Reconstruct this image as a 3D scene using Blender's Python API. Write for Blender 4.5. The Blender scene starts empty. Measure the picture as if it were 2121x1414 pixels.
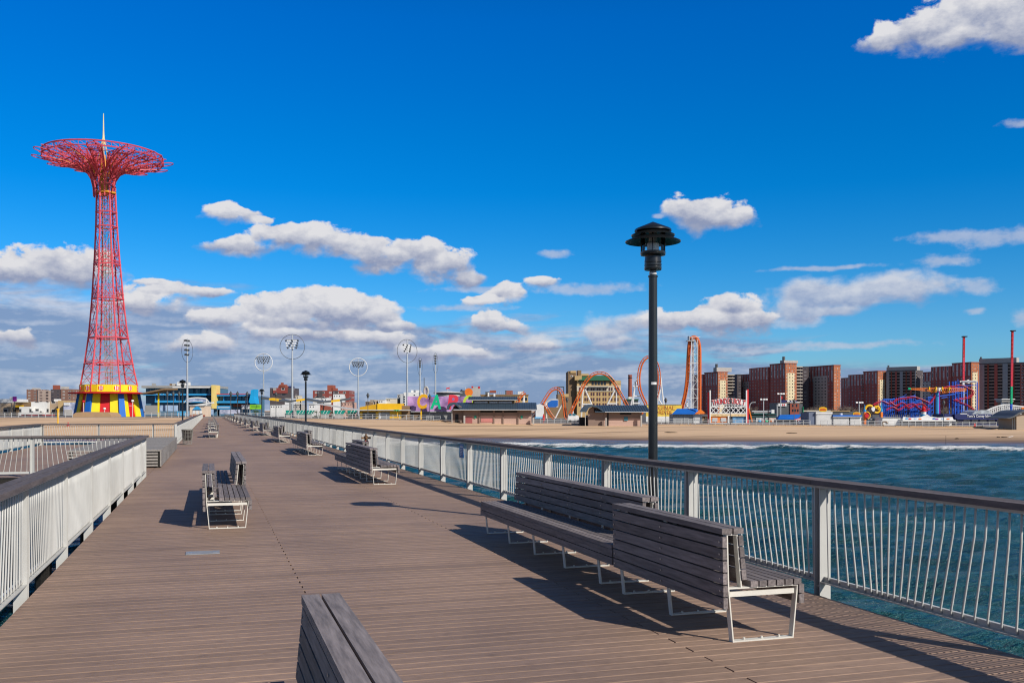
import bpy, math, random
from math import sin, cos, pi, radians, atan2, sqrt
from mathutils import Vector, Matrix
random.seed(7)
S = bpy.context.scene
COL = S.collection
Z = Vector((0, 0, 1))
# ---------------------------------------------------------------- camera model
F, H, CX, HY = 2000.0, 1.72, 1060.5, 850.0
AL = math.atan(625.5 / F)
SA, CA = sin(AL), cos(AL)

def ray(px):
    t = (px - CX) / F
    return t * CA + SA, CA - t * SA

def cf(px, py, d):
    rx, ry = ray(px)
    return Vector((rx * d, ry * d, H - (py - HY) * d / F))

def cfz(px, z, d):
    rx, ry = ray(px)
    return Vector((rx * d, ry * d, z))

def lerp_tab(tab, x):
    if x <= tab[0][0]: return tab[0][1]
    for (a, u), (b, v) in zip(tab, tab[1:]):
        if x <= b: return u + (v - u) * (x - a) / (b - a)
    return tab[-1][1]

GT = [(450, 0.0), (800, -.45), (1100, -1.35), (1480, -1.65), (2050, -2.2)]
def G(px): return lerp_tab(GT, px)
ST = [(-400, 175), (435, 180), (983, 188), (1400, 168), (1800, 161), (2117, 155.5), (3000, 140)]
def shore(px): return lerp_tab(ST, px)
SEA = -3.8
# ---------------------------------------------------------------- materials
MATS = {}
def mat(name, col, rough=.6, var=.14, scale=2.0, metal=0.0, bump=0.0, stretch=(1, 1, 1), spec=.4,
        island=0.0, col2=None, coat=0.0, world=False, dist=.02, detail=5):
    m = bpy.data.materials.new(name); m.use_nodes = True
    nt = m.node_tree; N = nt.nodes; L = nt.links
    b = N['Principled BSDF']
    b.inputs['Roughness'].default_value = rough
    b.inputs['Metallic'].default_value = metal
    b.inputs['Specular IOR Level'].default_value = spec
    b.inputs['Coat Weight'].default_value = coat
    tc = N.new('ShaderNodeTexCoord'); mp = N.new('ShaderNodeMapping')
    mp.inputs['Scale'].default_value = stretch
    if world:
        ge = N.new('ShaderNodeNewGeometry'); L.new(ge.outputs['Position'], mp.inputs[0])
    else:
        L.new(tc.outputs['Object'], mp.inputs[0])
    nz = N.new('ShaderNodeTexNoise'); nz.noise_dimensions = '4D'
    nz.inputs['Scale'].default_value = scale; nz.inputs['Detail'].default_value = detail
    nz.inputs['Roughness'].default_value = .62
    oi = N.new('ShaderNodeObjectInfo'); mw = N.new('ShaderNodeMath'); mw.operation = 'MULTIPLY'
    mw.inputs[1].default_value = 7.0
    L.new(oi.outputs['Random'], mw.inputs[0]); L.new(mw.outputs[0], nz.inputs['W'])
    L.new(mp.outputs[0], nz.inputs['Vector'])
    cr = N.new('ShaderNodeValToRGB')
    cr.color_ramp.elements[0].position = .3; cr.color_ramp.elements[1].position = .7
    c = Vector(col); c2 = Vector(col2) if col2 else c
    cr.color_ramp.elements[0].color = (*(c * (1 - var)), 1)
    cr.color_ramp.elements[1].color = (*[min(.95, q * (1 + var)) for q in c2], 1)
    L.new(nz.outputs['Fac'], cr.inputs[0])
    out = cr.outputs[0]
    if island:
        ge2 = N.new('ShaderNodeNewGeometry'); mr = N.new('ShaderNodeMapRange')
        mr.inputs['To Min'].default_value = 1 - island; mr.inputs['To Max'].default_value = 1 + island
        L.new(ge2.outputs['Random Per Island'], mr.inputs[0])
        mx = N.new('ShaderNodeVectorMath'); mx.operation = 'SCALE'
        L.new(out, mx.inputs[0]); L.new(mr.outputs[0], mx.inputs['Scale']); out = mx.outputs[0]
    L.new(out, b.inputs['Base Color'])
    if bump:
        bp = N.new('ShaderNodeBump'); bp.inputs['Strength'].default_value = bump
        bp.inputs['Distance'].default_value = dist
        L.new(nz.outputs['Fac'], bp.inputs['Height']); L.new(bp.outputs[0], b.inputs['Normal'])
    MATS[name] = m
    return m

def facade(name, wall, su=4.2, sz=2.75, ww=.2, wh=.24, frame=(.42, .42, .42), glass=(.03, .035, .045), var=.12, fr=.05):
    """wall with rows of framed windows, laid out in the object's own metres"""
    m = mat(name, wall, .85, var, .25)
    nt = m.node_tree; N = nt.nodes; L = nt.links; b = N['Principled BSDF']
    src = b.inputs['Base Color'].links[0].from_socket
    tc = N.new('ShaderNodeTexCoord'); sp = N.new('ShaderNodeSeparateXYZ'); L.new(tc.outputs['Object'], sp.inputs[0])
    def M(op, a, bb=None, cc=None):
        n = N.new('ShaderNodeMath'); n.operation = op
        for i, q in enumerate((a, bb, cc)):
            if q is None: continue
            if isinstance(q, (int, float)): n.inputs[i].default_value = q
            else: L.new(q, n.inputs[i])
        return n.outputs[0]
    u = M('ADD', sp.outputs[0], sp.outputs[1])
    du = M('ABSOLUTE', M('SUBTRACT', M('FRACT', M('DIVIDE', u, su)), .5))
    dz = M('ABSOLUTE', M('SUBTRACT', M('FRACT', M('DIVIDE', sp.outputs[2], sz)), .5))
    outer = M('MULTIPLY', M('LESS_THAN', du, ww), M('LESS_THAN', dz, wh))
    inner = M('MULTIPLY', M('LESS_THAN', du, ww - fr), M('LESS_THAN', dz, wh - fr * su / sz))
    ge = N.new('ShaderNodeNewGeometry'); sn = N.new('ShaderNodeSeparateXYZ'); L.new(ge.outputs['True Normal'], sn.inputs[0])
    vert = M('LESS_THAN', M('ABSOLUTE', sn.outputs[2]), .5)
    wn = N.new('ShaderNodeTexWhiteNoise'); wn.noise_dimensions = '3D'
    cv = N.new('ShaderNodeCombineXYZ')
    L.new(M('FLOOR', M('DIVIDE', u, su)), cv.inputs[0]); L.new(M('FLOOR', M('DIVIDE', sp.outputs[2], sz)), cv.inputs[1])
    L.new(cv.outputs[0], wn.inputs['Vector'])
    def mix(f, a, c):
        n = N.new('ShaderNodeMix'); n.data_type = 'RGBA'
        L.new(f, n.inputs['Factor'])
        for i, q in ((6, a), (7, c)):
            if isinstance(q, tuple): n.inputs[i].default_value = (*q, 1)
            else: L.new(q, n.inputs[i])
        return n.outputs[2]
    g = mix(M('GREATER_THAN', wn.outputs[0], .72), glass, tuple(min(.8, .5 * q + .12) for q in frame))
    c1 = mix(M('MULTIPLY', outer, vert), src, frame)
    c2 = mix(M('MULTIPLY', inner, vert), c1, g)
    L.new(c2, b.inputs['Base Color'])
    return m

# ---------------------------------------------------------------- mesh builder
class MB:
    def __init__(s): s.v = []; s.f = []; s.mi = []; s.cur = 0
    def face(s, pts):
        i = len(s.v); s.v += [tuple(p) for p in pts]; s.f.append(tuple(range(i, i + len(pts)))); s.mi.append(s.cur)
    def _add(s, vs, fs):
        i = len(s.v); s.v += [tuple(p) for p in vs]
        for f in fs: s.f.append(tuple(i + k for k in f)); s.mi.append(s.cur)
    def box(s, x0, x1, y0, y1, z0, z1):
        x0, x1 = min(x0, x1), max(x0, x1); y0, y1 = min(y0, y1), max(y0, y1); z0, z1 = min(z0, z1), max(z0, z1)
        s._add([(x0, y0, z0), (x1, y0, z0), (x1, y1, z0), (x0, y1, z0), (x0, y0, z1), (x1, y0, z1), (x1, y1, z1), (x0, y1, z1)],
               [(0, 3, 2, 1), (4, 5, 6, 7), (0, 1, 5, 4), (1, 2, 6, 5), (2, 3, 7, 6), (3, 0, 4, 7)])
        return s
    def hexa(s, a, b):
        """two quads a (bottom) and b (top), same winding"""
        s._add(list(a) + list(b), [(0, 3, 2, 1), (4, 5, 6, 7), (0, 1, 5, 4), (1, 2, 6, 5), (2, 3, 7, 6), (3, 0, 4, 7)]); return s
    def bar(s, p, q, w, h=None, up=None):
        p, q = Vector(p), Vector(q); h = h or w
        t = (q - p)
        if t.length < 1e-6: return s
        t.normalize(); up = Vector(up) if up else (Z if abs(t.z) < .95 else Vector((0, 1, 0)))
        a = t.cross(up).normalized(); b = a.cross(t).normalized()
        a *= w / 2; b *= h / 2
        return s.hexa([p - a - b, p + a - b, p + a + b, p - a + b], [q - a - b, q + a - b, q + a + b, q - a + b])
    def tube(s, pts, r, n=8, closed=False, cap=True):
        pts = [Vector(p) for p in pts]; k = len(pts)
        rs = r if isinstance(r, (list, tuple)) else [r] * k
        t0 = (pts[1] - pts[0]).normalized()
        a = t0.orthogonal().normalized(); base = len(s.v)
        for i, p in enumerate(pts):
            if closed: t = (pts[(i + 1) % k] - pts[i - 1])
            else: t = pts[min(i + 1, k - 1)] - pts[max(i - 1, 0)]
            t.normalize(); a = (a - t * a.dot(t))
            a = a.normalized() if a.length > 1e-6 else t.orthogonal().normalized()
            b = t.cross(a)
            for j in range(n):
                th = 2 * pi * j / n
                s.v.append(tuple(p + (a * cos(th) + b * sin(th)) * rs[i]))
        rings = k if closed else k - 1
        for i in range(rings):
            for j in range(n):
                i2 = (i + 1) % k
                s.f.append((base + i * n + j, base + i * n + (j + 1) % n, base + i2 * n + (j + 1) % n, base + i2 * n + j)); s.mi.append(s.cur)
        if cap and not closed:
            s.f.append(tuple(base + j for j in reversed(range(n)))); s.mi.append(s.cur)
            s.f.append(tuple(base + (k - 1) * n + j for j in range(n))); s.mi.append(s.cur)
        return s
    def lathe(s, prof, n=28, c=(0, 0, 0), close=False):
        base = len(s.v); k = len(prof)
        for r, z in prof:
            for j in range(n):
                th = 2 * pi * j / n
                s.v.append((c[0] + r * cos(th), c[1] + r * sin(th), c[2] + z))
        for i in range(k if close else k - 1):
            i2 = (i + 1) % k
            for j in range(n):
                s.f.append((base + i * n + j, base + i * n + (j + 1) % n, base + i2 * n + (j + 1) % n, base + i2 * n + j)); s.mi.append(s.cur)
        if not close:
            if prof[0][0] > 1e-5: s.f.append(tuple(base + j for j in reversed(range(n)))); s.mi.append(s.cur)
            if prof[-1][0] > 1e-5: s.f.append(tuple(base + (k - 1) * n + j for j in range(n))); s.mi.append(s.cur)
        return s
    def prism(s, poly, y0, y1):
        """polygon in x,z extruded from y0 to y1"""
        n = len(poly); i = len(s.v)
        s.v += [(x, y0, z) for x, z in poly] + [(x, y1, z) for x, z in poly]
        s.f.append(tuple(range(i, i + n))); s.mi.append(s.cur)
        s.f.append(tuple(reversed(range(i + n, i + 2 * n)))); s.mi.append(s.cur)
        for k in range(n):
            k2 = (k + 1) % n
            s.f.append((i + k, i + n + k, i + n + k2, i + k2)); s.mi.append(s.cur)
        return s
    def prismx(s, poly, x0, x1):
        """polygon in y,z extruded from x0 to x1"""
        n = len(poly); i = len(s.v)
        s.v += [(x0, y, z) for y, z in poly] + [(x1, y, z) for y, z in poly]
        s.f.append(tuple(reversed(range(i, i + n)))); s.mi.append(s.cur)
        s.f.append(tuple(range(i + n, i + 2 * n))); s.mi.append(s.cur)
        for k in range(n):
            k2 = (k + 1) % n
            s.f.append((i + k, i + k2, i + n + k2, i + n + k)); s.mi.append(s.cur)
        return s
    def build(s, name, m, parent=None, smooth=False, fix=True):
        me = bpy.data.meshes.new(name)
        me.from_pydata(s.v, [], s.f)
        ms = m if isinstance(m, (list, tuple)) else [m]
        for q in ms: me.materials.append(q)
        if len(ms) > 1: me.polygons.foreach_set('material_index', s.mi)
        if fix:
            import bmesh
            bm = bmesh.new(); bm.from_mesh(me); bmesh.ops.recalc_face_normals(bm, faces=bm.faces[:]); bm.to_mesh(me); bm.free()
        if smooth:
            me.polygons.foreach_set('use_smooth', [True] * len(me.polygons))
            if smooth is not True: me.set_sharp_from_angle(angle=smooth)
        me.update()
        o = bpy.data.objects.new(name, me); COL.objects.link(o)
        if parent: o.parent = parent
        return o

def tag(o, label, cat, group=None, kind=None):
    o['label'] = label; o['category'] = cat
    if group: o['group'] = group
    if kind: o['kind'] = kind
    return o

def thing(name, loc, rz, label, cat, group=None):
    o = bpy.data.objects.new(name, None); COL.objects.link(o)
    o.empty_display_size = .2; o.location = loc; o.rotation_euler = (0, 0, rz)
    return tag(o, label, cat, group)

def copy_tree(o, parent=None):
    c = o.copy(); COL.objects.link(c)
    if parent: c.parent = parent
    for ch in list(o.children): copy_tree(ch, c)
    return c

def text_mesh(s, size=1.0, extrude=.05, offset=0.0, xs=1.0, shear=0.0):
    cu = bpy.data.curves.new('lettering', 'FONT'); cu.body = s; cu.size = size; cu.extrude = extrude; cu.offset = offset
    cu.align_x = 'CENTER'; cu.align_y = 'BOTTOM_BASELINE'; cu.shear = shear; cu.resolution_u = 4
    o = bpy.data.objects.new('lettering', cu); COL.objects.link(o)
    dg = bpy.context.evaluated_depsgraph_get(); dg.update()
    me = bpy.data.meshes.new_from_object(o.evaluated_get(dg))
    bpy.data.objects.remove(o); bpy.data.curves.remove(cu)
    me.transform(Matrix.Diagonal((xs, 1, 1, 1)))
    me.transform(Matrix.Rotation(pi / 2, 4, 'X'))      # stands upright in x,z, faces -y
    return me

def text_obj(name, s, m, parent, loc, size, **kw):
    me = text_mesh(s, size, **kw); me.materials.clear(); me.materials.append(m)
    o = bpy.data.objects.new(name, me); COL.objects.link(o); o.parent = parent; o.location = loc
    return o
# ================================================================ near materials
m_deck = mat('deck_board', (.305, .208, .158), .64, .14, 3.0, stretch=(.6, 6, 1), island=.10, bump=.12, dist=.004)
# worn walking lanes, damp stains and pale sand dust on the boards
nt = m_deck.node_tree; N = nt.nodes; L = nt.links; b = N['Principled BSDF']
src = b.inputs['Base Color'].links[0].from_socket
ge = N.new('ShaderNodeNewGeometry'); prev = src
for sc, st, lo, hi, c0, c1 in ((.55, (1, .45, 1), .30, .62, (.80, .80, .82), (1.06, 1.05, 1.02)), (6.0, (1, 1.6, 1), .22, .42, (.72, .72, .74), (1, 1, 1)), (24, (.5, 2, 1), .35, .75, (.90, .90, .90), (1.1, 1.1, 1.1))):
    mp = N.new('ShaderNodeMapping'); mp.inputs['Scale'].default_value = st; L.new(ge.outputs['Position'], mp.inputs[0])
    nz = N.new('ShaderNodeTexNoise'); nz.inputs['Scale'].default_value = sc; nz.inputs['Detail'].default_value = 6; L.new(mp.outputs[0], nz.inputs['Vector'])
    cr = N.new('ShaderNodeMapRange'); cr.data_type = 'FLOAT_VECTOR'
    L.new(nz.outputs['Fac'], cr.inputs['Vector']); cr.inputs[7].default_value = (lo,) * 3; cr.inputs[8].default_value = (hi,) * 3; cr.inputs[9].default_value = c0; cr.inputs[10].default_value = c1
    vm_ = N.new('ShaderNodeVectorMath'); vm_.operation = 'MULTIPLY'; L.new(prev, vm_.inputs[0]); L.new(cr.outputs['Vector'], vm_.inputs[1]); prev = vm_.outputs[0]
L.new(prev, b.inputs['Base Color'])
m_dark = mat('deck_underside', (.02, .018, .016), .9, .2, 2)
m_wood = mat('weathered_bench_timber', (.185, .16, .16), .7, .45, 5.0, stretch=(9, .7, 9), island=.28, bump=.25, dist=.004)
m_cap = mat('weathered_rail_timber', (.125, .105, .105), .75, .35, 5.0, stretch=(1, 7, 7), island=.2, bump=.25, dist=.004)
m_plat = mat('grey_platform_timber', (.27, .25, .23), .75, .25, 4.0, stretch=(6, 1, 6), island=.18, bump=.2, dist=.004)
m_steel = mat('light_grey_painted_steel', (.52, .52, .50), .42, .07, 3.0, spec=.5)
m_bsteel = mat('cream_painted_bench_steel', (.70, .68, .62), .45, .10, 4.0, spec=.5)
m_black = mat('black_enamel', (.010, .012, .014), .28, .15, 4.0, spec=.5, coat=.3)
m_white = mat('white_band', (.75, .75, .75), .5, .05, 4)
m_bolt = mat('galvanised_bolt', (.55, .55, .55), .35, .1, 8, metal=.8)
m_lum = mat('frosted_reflector', (.80, .79, .78), .3, .06, 6)
m_gal = mat('galvanised_plate', (.36, .37, .38), .5, .15, 8, metal=.3)
m_red = mat('red_paint', (.55, .02, .025), .45, .15, 5)
m_brass = mat('tarnished_brass', (.22, .13, .07), .45, .2, 10, metal=.7)
m_bluesign = mat('blue_sign_paint', (.02, .14, .42), .45, .06, 5)
m_signw = mat('white_lettering', (.62, .66, .7), .5, .05, 5)
m_bag = mat('black_bin_bag', (.03, .022, .022), .45, .3, 6, bump=.5, dist=.05)
m_bin = mat('galvanised_wire', (.38, .37, .33), .5, .12, 9, metal=.4)
m_glass = bpy.data.materials.new('lamp_glass'); m_glass.use_nodes = True
_n = m_glass.node_tree.nodes; _l = m_glass.node_tree.links
_t = _n.new('ShaderNodeBsdfTransparent'); _t.inputs[0].default_value = (.93, .95, .96, 1); _g = _n.new('ShaderNodeBsdfGlossy'); _g.inputs['Roughness'].default_value = .04
_m = _n.new('ShaderNodeMixShader'); _f = _n.new('ShaderNodeFresnel'); _f.inputs[0].default_value = 1.35
_l.new(_f.outputs[0], _m.inputs[0]); _l.new(_t.outputs[0], _m.inputs[1]); _l.new(_g.outputs[0], _m.inputs[2]); _l.new(_m.outputs[0], _n['Material Output'].inputs[0])

# ================================================================ pier deck
XR, XL, YEND, YBEG = 5.42, -1.60, 241.0, -5.0
PY0, PY1, PXL = 27.4, 53.0, -8.0
deck = MB()
def plank(x0, x1, y, w, dz):
    g = .004; c = .015; y1 = y + w - g
    z = dz
    deck._add([(x0, y, -.034), (x0, y, z - .010), (x0, y + c, z), (x0, y1, z), (x0, y1, -.034),
               (x1, y, -.034), (x1, y, z - .010), (x1, y + c, z), (x1, y1, z), (x1, y1, -.034)],
              [(0, 5, 6, 1), (1, 6, 7, 2), (2, 7, 8, 3), (3, 8, 9, 4), (0, 1, 2, 3, 4), (9, 8, 7, 6, 5)])
W = .14; n = 0; y = YBEG
while y < YEND:
    xl = PXL if PY0 <= y < PY1 - W else XL
    cuts = [xl] + ([-1.58] if xl < XL else [])
    if n % 2 == 0: cuts += [.86, 3.30]
    cuts += [XR + random.uniform(-.004, .004)]
    for a, b in zip(cuts, cuts[1:]):
        plank(a + .007, b - .007, y, W, random.uniform(-.0012, .0012))
    y += W; n += 1
o = deck.build('pier_deck', m_deck, fix=False)
tag(o, 'long brown plank deck of the pier running to the shore', 'pier deck', kind='structure')
sub = MB()
sub.box(XL + .03, XR - .03, YBEG, YEND, -.30, -.036)
sub.box(PXL + .03, XL + .02, PY0 + .01, PY1 - .01, -.30, -.0365)
for x in (XL + .35, 1.9, XR - .35): sub.box(x - .2, x + .2, YBEG, YEND, -.75, -.301)
yy = -2.0
while yy < 215:
    sub.box(XL + .1, XR - .1, yy - .3, yy + .3, -1.3, -.751)
    for x in (XL + .6, 1.9, XR - .6): sub.tube([(x, yy, -8), (x, yy, -1.31)], .22, 10)
    yy += 8
for yy in (30, 40, 50):
    sub.box(PXL + .1, XL - .02, yy - .3, yy + .3, -.9, -.301)
    for x in (-7.2, -4.5): sub.tube([(x, yy, -8), (x, yy, -.91)], .22, 10)
o = sub.build('pier_deck_framing', m_dark)
tag(o, 'dark beams and piles carrying the pier deck', 'pier framing', kind='structure')

# ================================================================ railings
def lean(k, s):
    t = k % 3
    if t == 0:
        return .15 * sin(pi * s / .66) if s < .66 else -.11 * sin(pi * (s - .66) / .34)
    if t == 1: return -.17 * sin(pi * s ** .85)
    return -.13 * sin(pi * s) ** 2 * (1 if s > .3 else .6) + .05 * sin(2 * pi * s)

def railing(p0, p1, inner, label, k0=0, first=0.0, step=2.6):
    p0, p1 = Vector((*p0, 0)), Vector((*p1, 0))
    a = (p1 - p0); Ln = a.length; a.normalize()
    rz = atan2(a.y, a.x)
    left = Vector((-a.y, a.x, 0)); sg = 1 if left.dot(Vector((*inner, 0))) > 0 else -1
    t = thing('pier_railing', p0, rz, label, 'railing')
    xs = []; x = first
    while x < Ln + .01: xs.append(x); x += step
    if xs[0] > .3: xs.insert(0, 0.0)
    if Ln - xs[-1] > .3: xs.append(Ln)
    cap = MB(); sub = MB(); bot = MB()
    for u, v in zip(xs, xs[1:]):
        for y0, y1 in ((-.125, -.016), (-.008, .10)):
            cap.box(u + .003, v - .003, sg * y0, sg * y1, 1.022, 1.07)
        sub.box(u + .002, v - .002, -.045, .045, .992, 1.0215)
        bot.box(u + .05, v - .05, -.045 * sg, -.012 * sg, .105, .16)
        bot.box(u + .05, v - .05, -.0115 * sg, .03 * sg, .105, .115)
    cap.build('cap_rail', m_cap, t); sub.build('top_bar', m_steel, t); bot.build('bottom_bar', m_steel, t)
    pm = MB()
    for e in (-1, 1): pm.box(e * .047, e * .033, -.085 * sg, .032 * sg, -.22, .9915)
    pm.box(-.0325, .0325, -.06 * sg, -.05 * sg, -.22, .991)
    pm.box(-.0325, .0325, -.0495 * sg, .01 * sg, .06, .07)
    post = None
    for x in xs[:96]:
        if post is None: post = q = pm.build('post', m_steel, t)
        else: q = post.copy(); COL.objects.link(q); q.parent = t
        q.location = (x, 0, 0)
    allb = []
    for k, (u, v) in enumerate(zip(xs, xs[1:])):
        nb = max(2, int(round((v - u - .1) / .110)))
        for i in range(nb):
            s = (i + .5) / nb
            x = u + .06 + (v - u - .12) * s
            f = lean(k + k0, s)
            w = p0 + a * x
            d = w.x * SA + w.y * CA; c = w.x * CA - w.y * SA
            vis = d > .5 and -80 < CX + F * c / d < 2200
            allb.append((0 if vis else 1, w.length, x, f))
    allb.sort()
    def rod(mb, x, f, xo):
        mb.tube([(x - xo, 0, .991), (x - xo + f * .10, 0, .78), (x - xo + f * .96, 0, .19), (x - xo + f, .003 * sg, .15), (x - xo + f, -.008 * sg, .125)],
                .0085, 6)
    for _, _, x, f in allb[:100]:
        mb = MB(); rod(mb, x, f, x); q = mb.build('baluster', m_steel, t, smooth=True); q.location = (x, 0, 0)
    if len(allb) > 100:
        mb = MB()
        for _, _, x, f in allb[100:]: rod(mb, x, f, 0)
        q = mb.build('baluster_rows', m_steel, t, smooth=True); q['kind'] = 'stuff'
    return t
railing((5.50, .04), (5.50, 240.0), (-1, 0), 'long pale steel railing with dark timber cap along the water side, right of the benches', k0=1)
railing((-1.645, -4.0), (-1.645, PY0 - .08), (1, 0), 'pale steel railing filling the near left edge of the deck', k0=0, first=.9)
railing((-1.75, PY0 - .08), (PXL - .08, PY0 - .08), (0, 1), 'pale steel railing crossing the near end of the side platform', k0=2)
railing((PXL - .08, PY0), (PXL - .08, PY1), (1, 0), 'pale steel railing along the far left side of the side platform', k0=1)
railing((PXL, PY1 + .08), (-1.75, PY1 + .08), (0, -1), 'pale steel railing along the shoreward end of the side platform', k0=0)
railing((-1.67, PY1 + .08), (-1.67, 240.0), (1, 0), 'pale steel railing continuing to the shore behind the wire bin', k0=2)

# ================================================================ benches
def frame_mb(hoop):
    """hoop: 0 none, 1 back over the left leg, -1 back over the right leg"""
    f = MB(); D = .055; th = .010
    def flat(p, q): f.bar((p[0], 0, p[1]), (q[0], 0, q[1]), D, th, up=None) if False else f.hexa(*strip(p, q))
    def strip(p, q):
        p = Vector((p[0], 0, p[1])); q = Vector((q[0], 0, q[1])); t = (q - p).normalized(); nrm = Vector((-t.z, 0, t.x)) * th / 2
        e = t * th / 2; yv = Vector((0, D / 2, 0)); p = p - e; q = q + e
        return [p - nrm - yv, p + nrm - yv, p + nrm + yv, p - nrm + yv], [q - nrm - yv, q + nrm - yv, q + nrm + yv, q - nrm + yv]
    flat((.055, .005), (.565, .005)); flat((.055, .006), (.015, .40)); flat((.565, .006), (.605, .40)); flat((.016, .4005), (.604, .4005))
    f.box(.035, .585, -.012, .012, .335, .372)
    if hoop:
        mx = (lambda x: x) if hoop > 0 else (lambda x: .62 - x)
        flat((mx(.015), .4), (mx(.003), .80)); flat((mx(.003), .80), (mx(.085), .80)); flat((mx(.085), .80), (mx(.122), .406))
    for x in (.16, .31, .46): f.tube([(x, 0, .0105), (x, 0, .026)], .009, 6)
    return f
def back_mb(y0, y1, left):
    b = MB(); mx = (lambda x: x) if left else (lambda x: .62 - x)
    def slab(xa, xb, za, zb, lean0=0.0):
        ya, yb = y0, y1
        mid = (ya + yb) / 2 + random.uniform(-.25, .25)
        for u, v in ((ya, mid - .002), (mid + .002, yb)) if yb - ya > 3 else ((ya, yb),):
            A = [(mx(xa), u, za), (mx(xb), u, za), (mx(xb), v, za), (mx(xa), v, za)]
            B = [(mx(xa - lean0), u, zb), (mx(xb - lean0), u, zb), (mx(xb - lean0), v, zb), (mx(xa - lean0), v, zb)]
            b.hexa(A, B)
    z = .255
    while z < .78:
        slab(-.034 - (z - .25) * .02, .002 - (z - .25) * .02, z, min(z + .078, .797)); z += .0905
    z = .462; i = 0
    while z < .78:
        xo = .122 - (z - .40) * .094
        slab(xo + .007, xo + .043, z, min(z + .073, .797), .007); z += .0855
    slab(-.048, .038, .806, .848); slab(.050, .132, .806, .848)
    return b
def bench_proto():
    root = thing('bench', (0, 0, 0), 0, 'x', 'bench', 'benches in two rows along the pier')
    LN = 6.72
    st = MB()
    nx = 9; x = -.028
    for i in range(nx):
        xa, xb = x, x + .063
        u, v = (0.0 if xa > .15 else 2.10), (LN if xb < .47 else 2.52)
        if xa > .15 and xb < .47: u, v = 0, LN
        cuts = [u] + [c for c in (2.31, 4.5) if u + .3 < c < v - .3] + [v]
        for p, q in zip(cuts, cuts[1:]): st.box(xa, xb, p + .002, q - .002, .4065, .449)
        x += .0745
    st.build('seat', m_wood, root)
    for i, (u, v, xa, xb) in enumerate(((0, 2.5, .612, .654), (2.08, LN, -.034, .008))):
        ap = MB()
        for za, zb in ((.262, .330), (.338, .4055)):
            ap.box(xa, xb, u, v, za, zb)
        ap.build('apron', m_wood, root)
    b1 = back_mb(0, 2.04, True); b2 = back_mb(2.52, LN, False); b1.cur = b2.cur = 1
    for y in (.04, 1.03, 2.0):
        for k in range(6):
            z = .294 + .0905 * k; b1.tube([(-.0345 - (z - .25) * .02, y, z), (-.0415 - (z - .25) * .02, y, z)], .008, 6)
    for y in (2.57, 3.58, 4.6, 5.62, 6.66):
        for k in range(4):
            z = .50 + .0855 * k; xo = .62 - (.122 - (z - .40) * .094 + .041); b2.tube([(xo, y, z), (xo - .007, y, z)], .008, 6)
    b1.build('backrest', [m_wood, m_bolt], root); b2.build('backrest', [m_wood, m_bolt], root)
    fa, fb = None, None
    for y in (.04, 1.03, 2.0):
        if fa is None: fa = q = frame_mb(1).build('leg_frame', m_bsteel, root)
        else: q = fa.copy(); COL.objects.link(q); q.parent = root
        q.location = (0, y, 0)
    for y in (2.57, 3.58, 4.6, 5.62, 6.66):
        if fb is None: fb = q = frame_mb(-1).build('leg_frame', m_bsteel, root)
        else: q = fb.copy(); COL.objects.link(q); q.parent = root
        q.location = (0, y, 0)
    return root
bench = bench_proto()
ORD = ['first', 'second', 'third', 'fourth', 'fifth', 'sixth', 'seventh', 'eighth', 'ninth', 'tenth', 'eleventh', 'twelfth', 'thirteenth', 'fourteenth', 'fifteenth']
spots = [(3.655, 6.34, 'large weathered grey bench nearest the tall black lamp post, close to the right railing')]
y = 22.35; i = 1
while y < 222:
    spots.append((3.62 - .0022 * (y - 6), y, 'weathered grey bench in front of the red standpipe by the right railing' if i == 1 else
                  '%s weathered grey bench from the near end along the right railing' % ORD[i]))
    y += 15.3; i += 1
spots.append((-.075, -2.06, 'grey bench cut off by the bottom of the photo, only its backrest top showing'))
spots.append((-.065, 14.7, 'weathered grey bench standing alone on the open left half of the deck'))
for k, (y, s) in enumerate(((64, 'first grey bench beyond the wire bin on the left half of the deck'), (79.4, 'second grey bench beyond the wire bin on the left half of the deck'),
             (94.8, 'third grey bench beyond the wire bin on the left half of the deck'), (110.2, 'fourth grey bench beyond the wire bin on the left half of the deck'),
             (125.6, 'farthest grey bench of the left hand row beyond the wire bin'))):
    spots.append((-.1, y, s))
for i, (x, y, s) in enumerate(spots):
    q = bench if i == 0 else copy_tree(bench)
    q.location = (x, y, 0); q['label'] = s
    if x > 2 and i > 0: q.rotation_euler = (0, 0, pi); q.location = (x + .62, y + 6.72, 0)      # these stand the other way round

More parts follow.
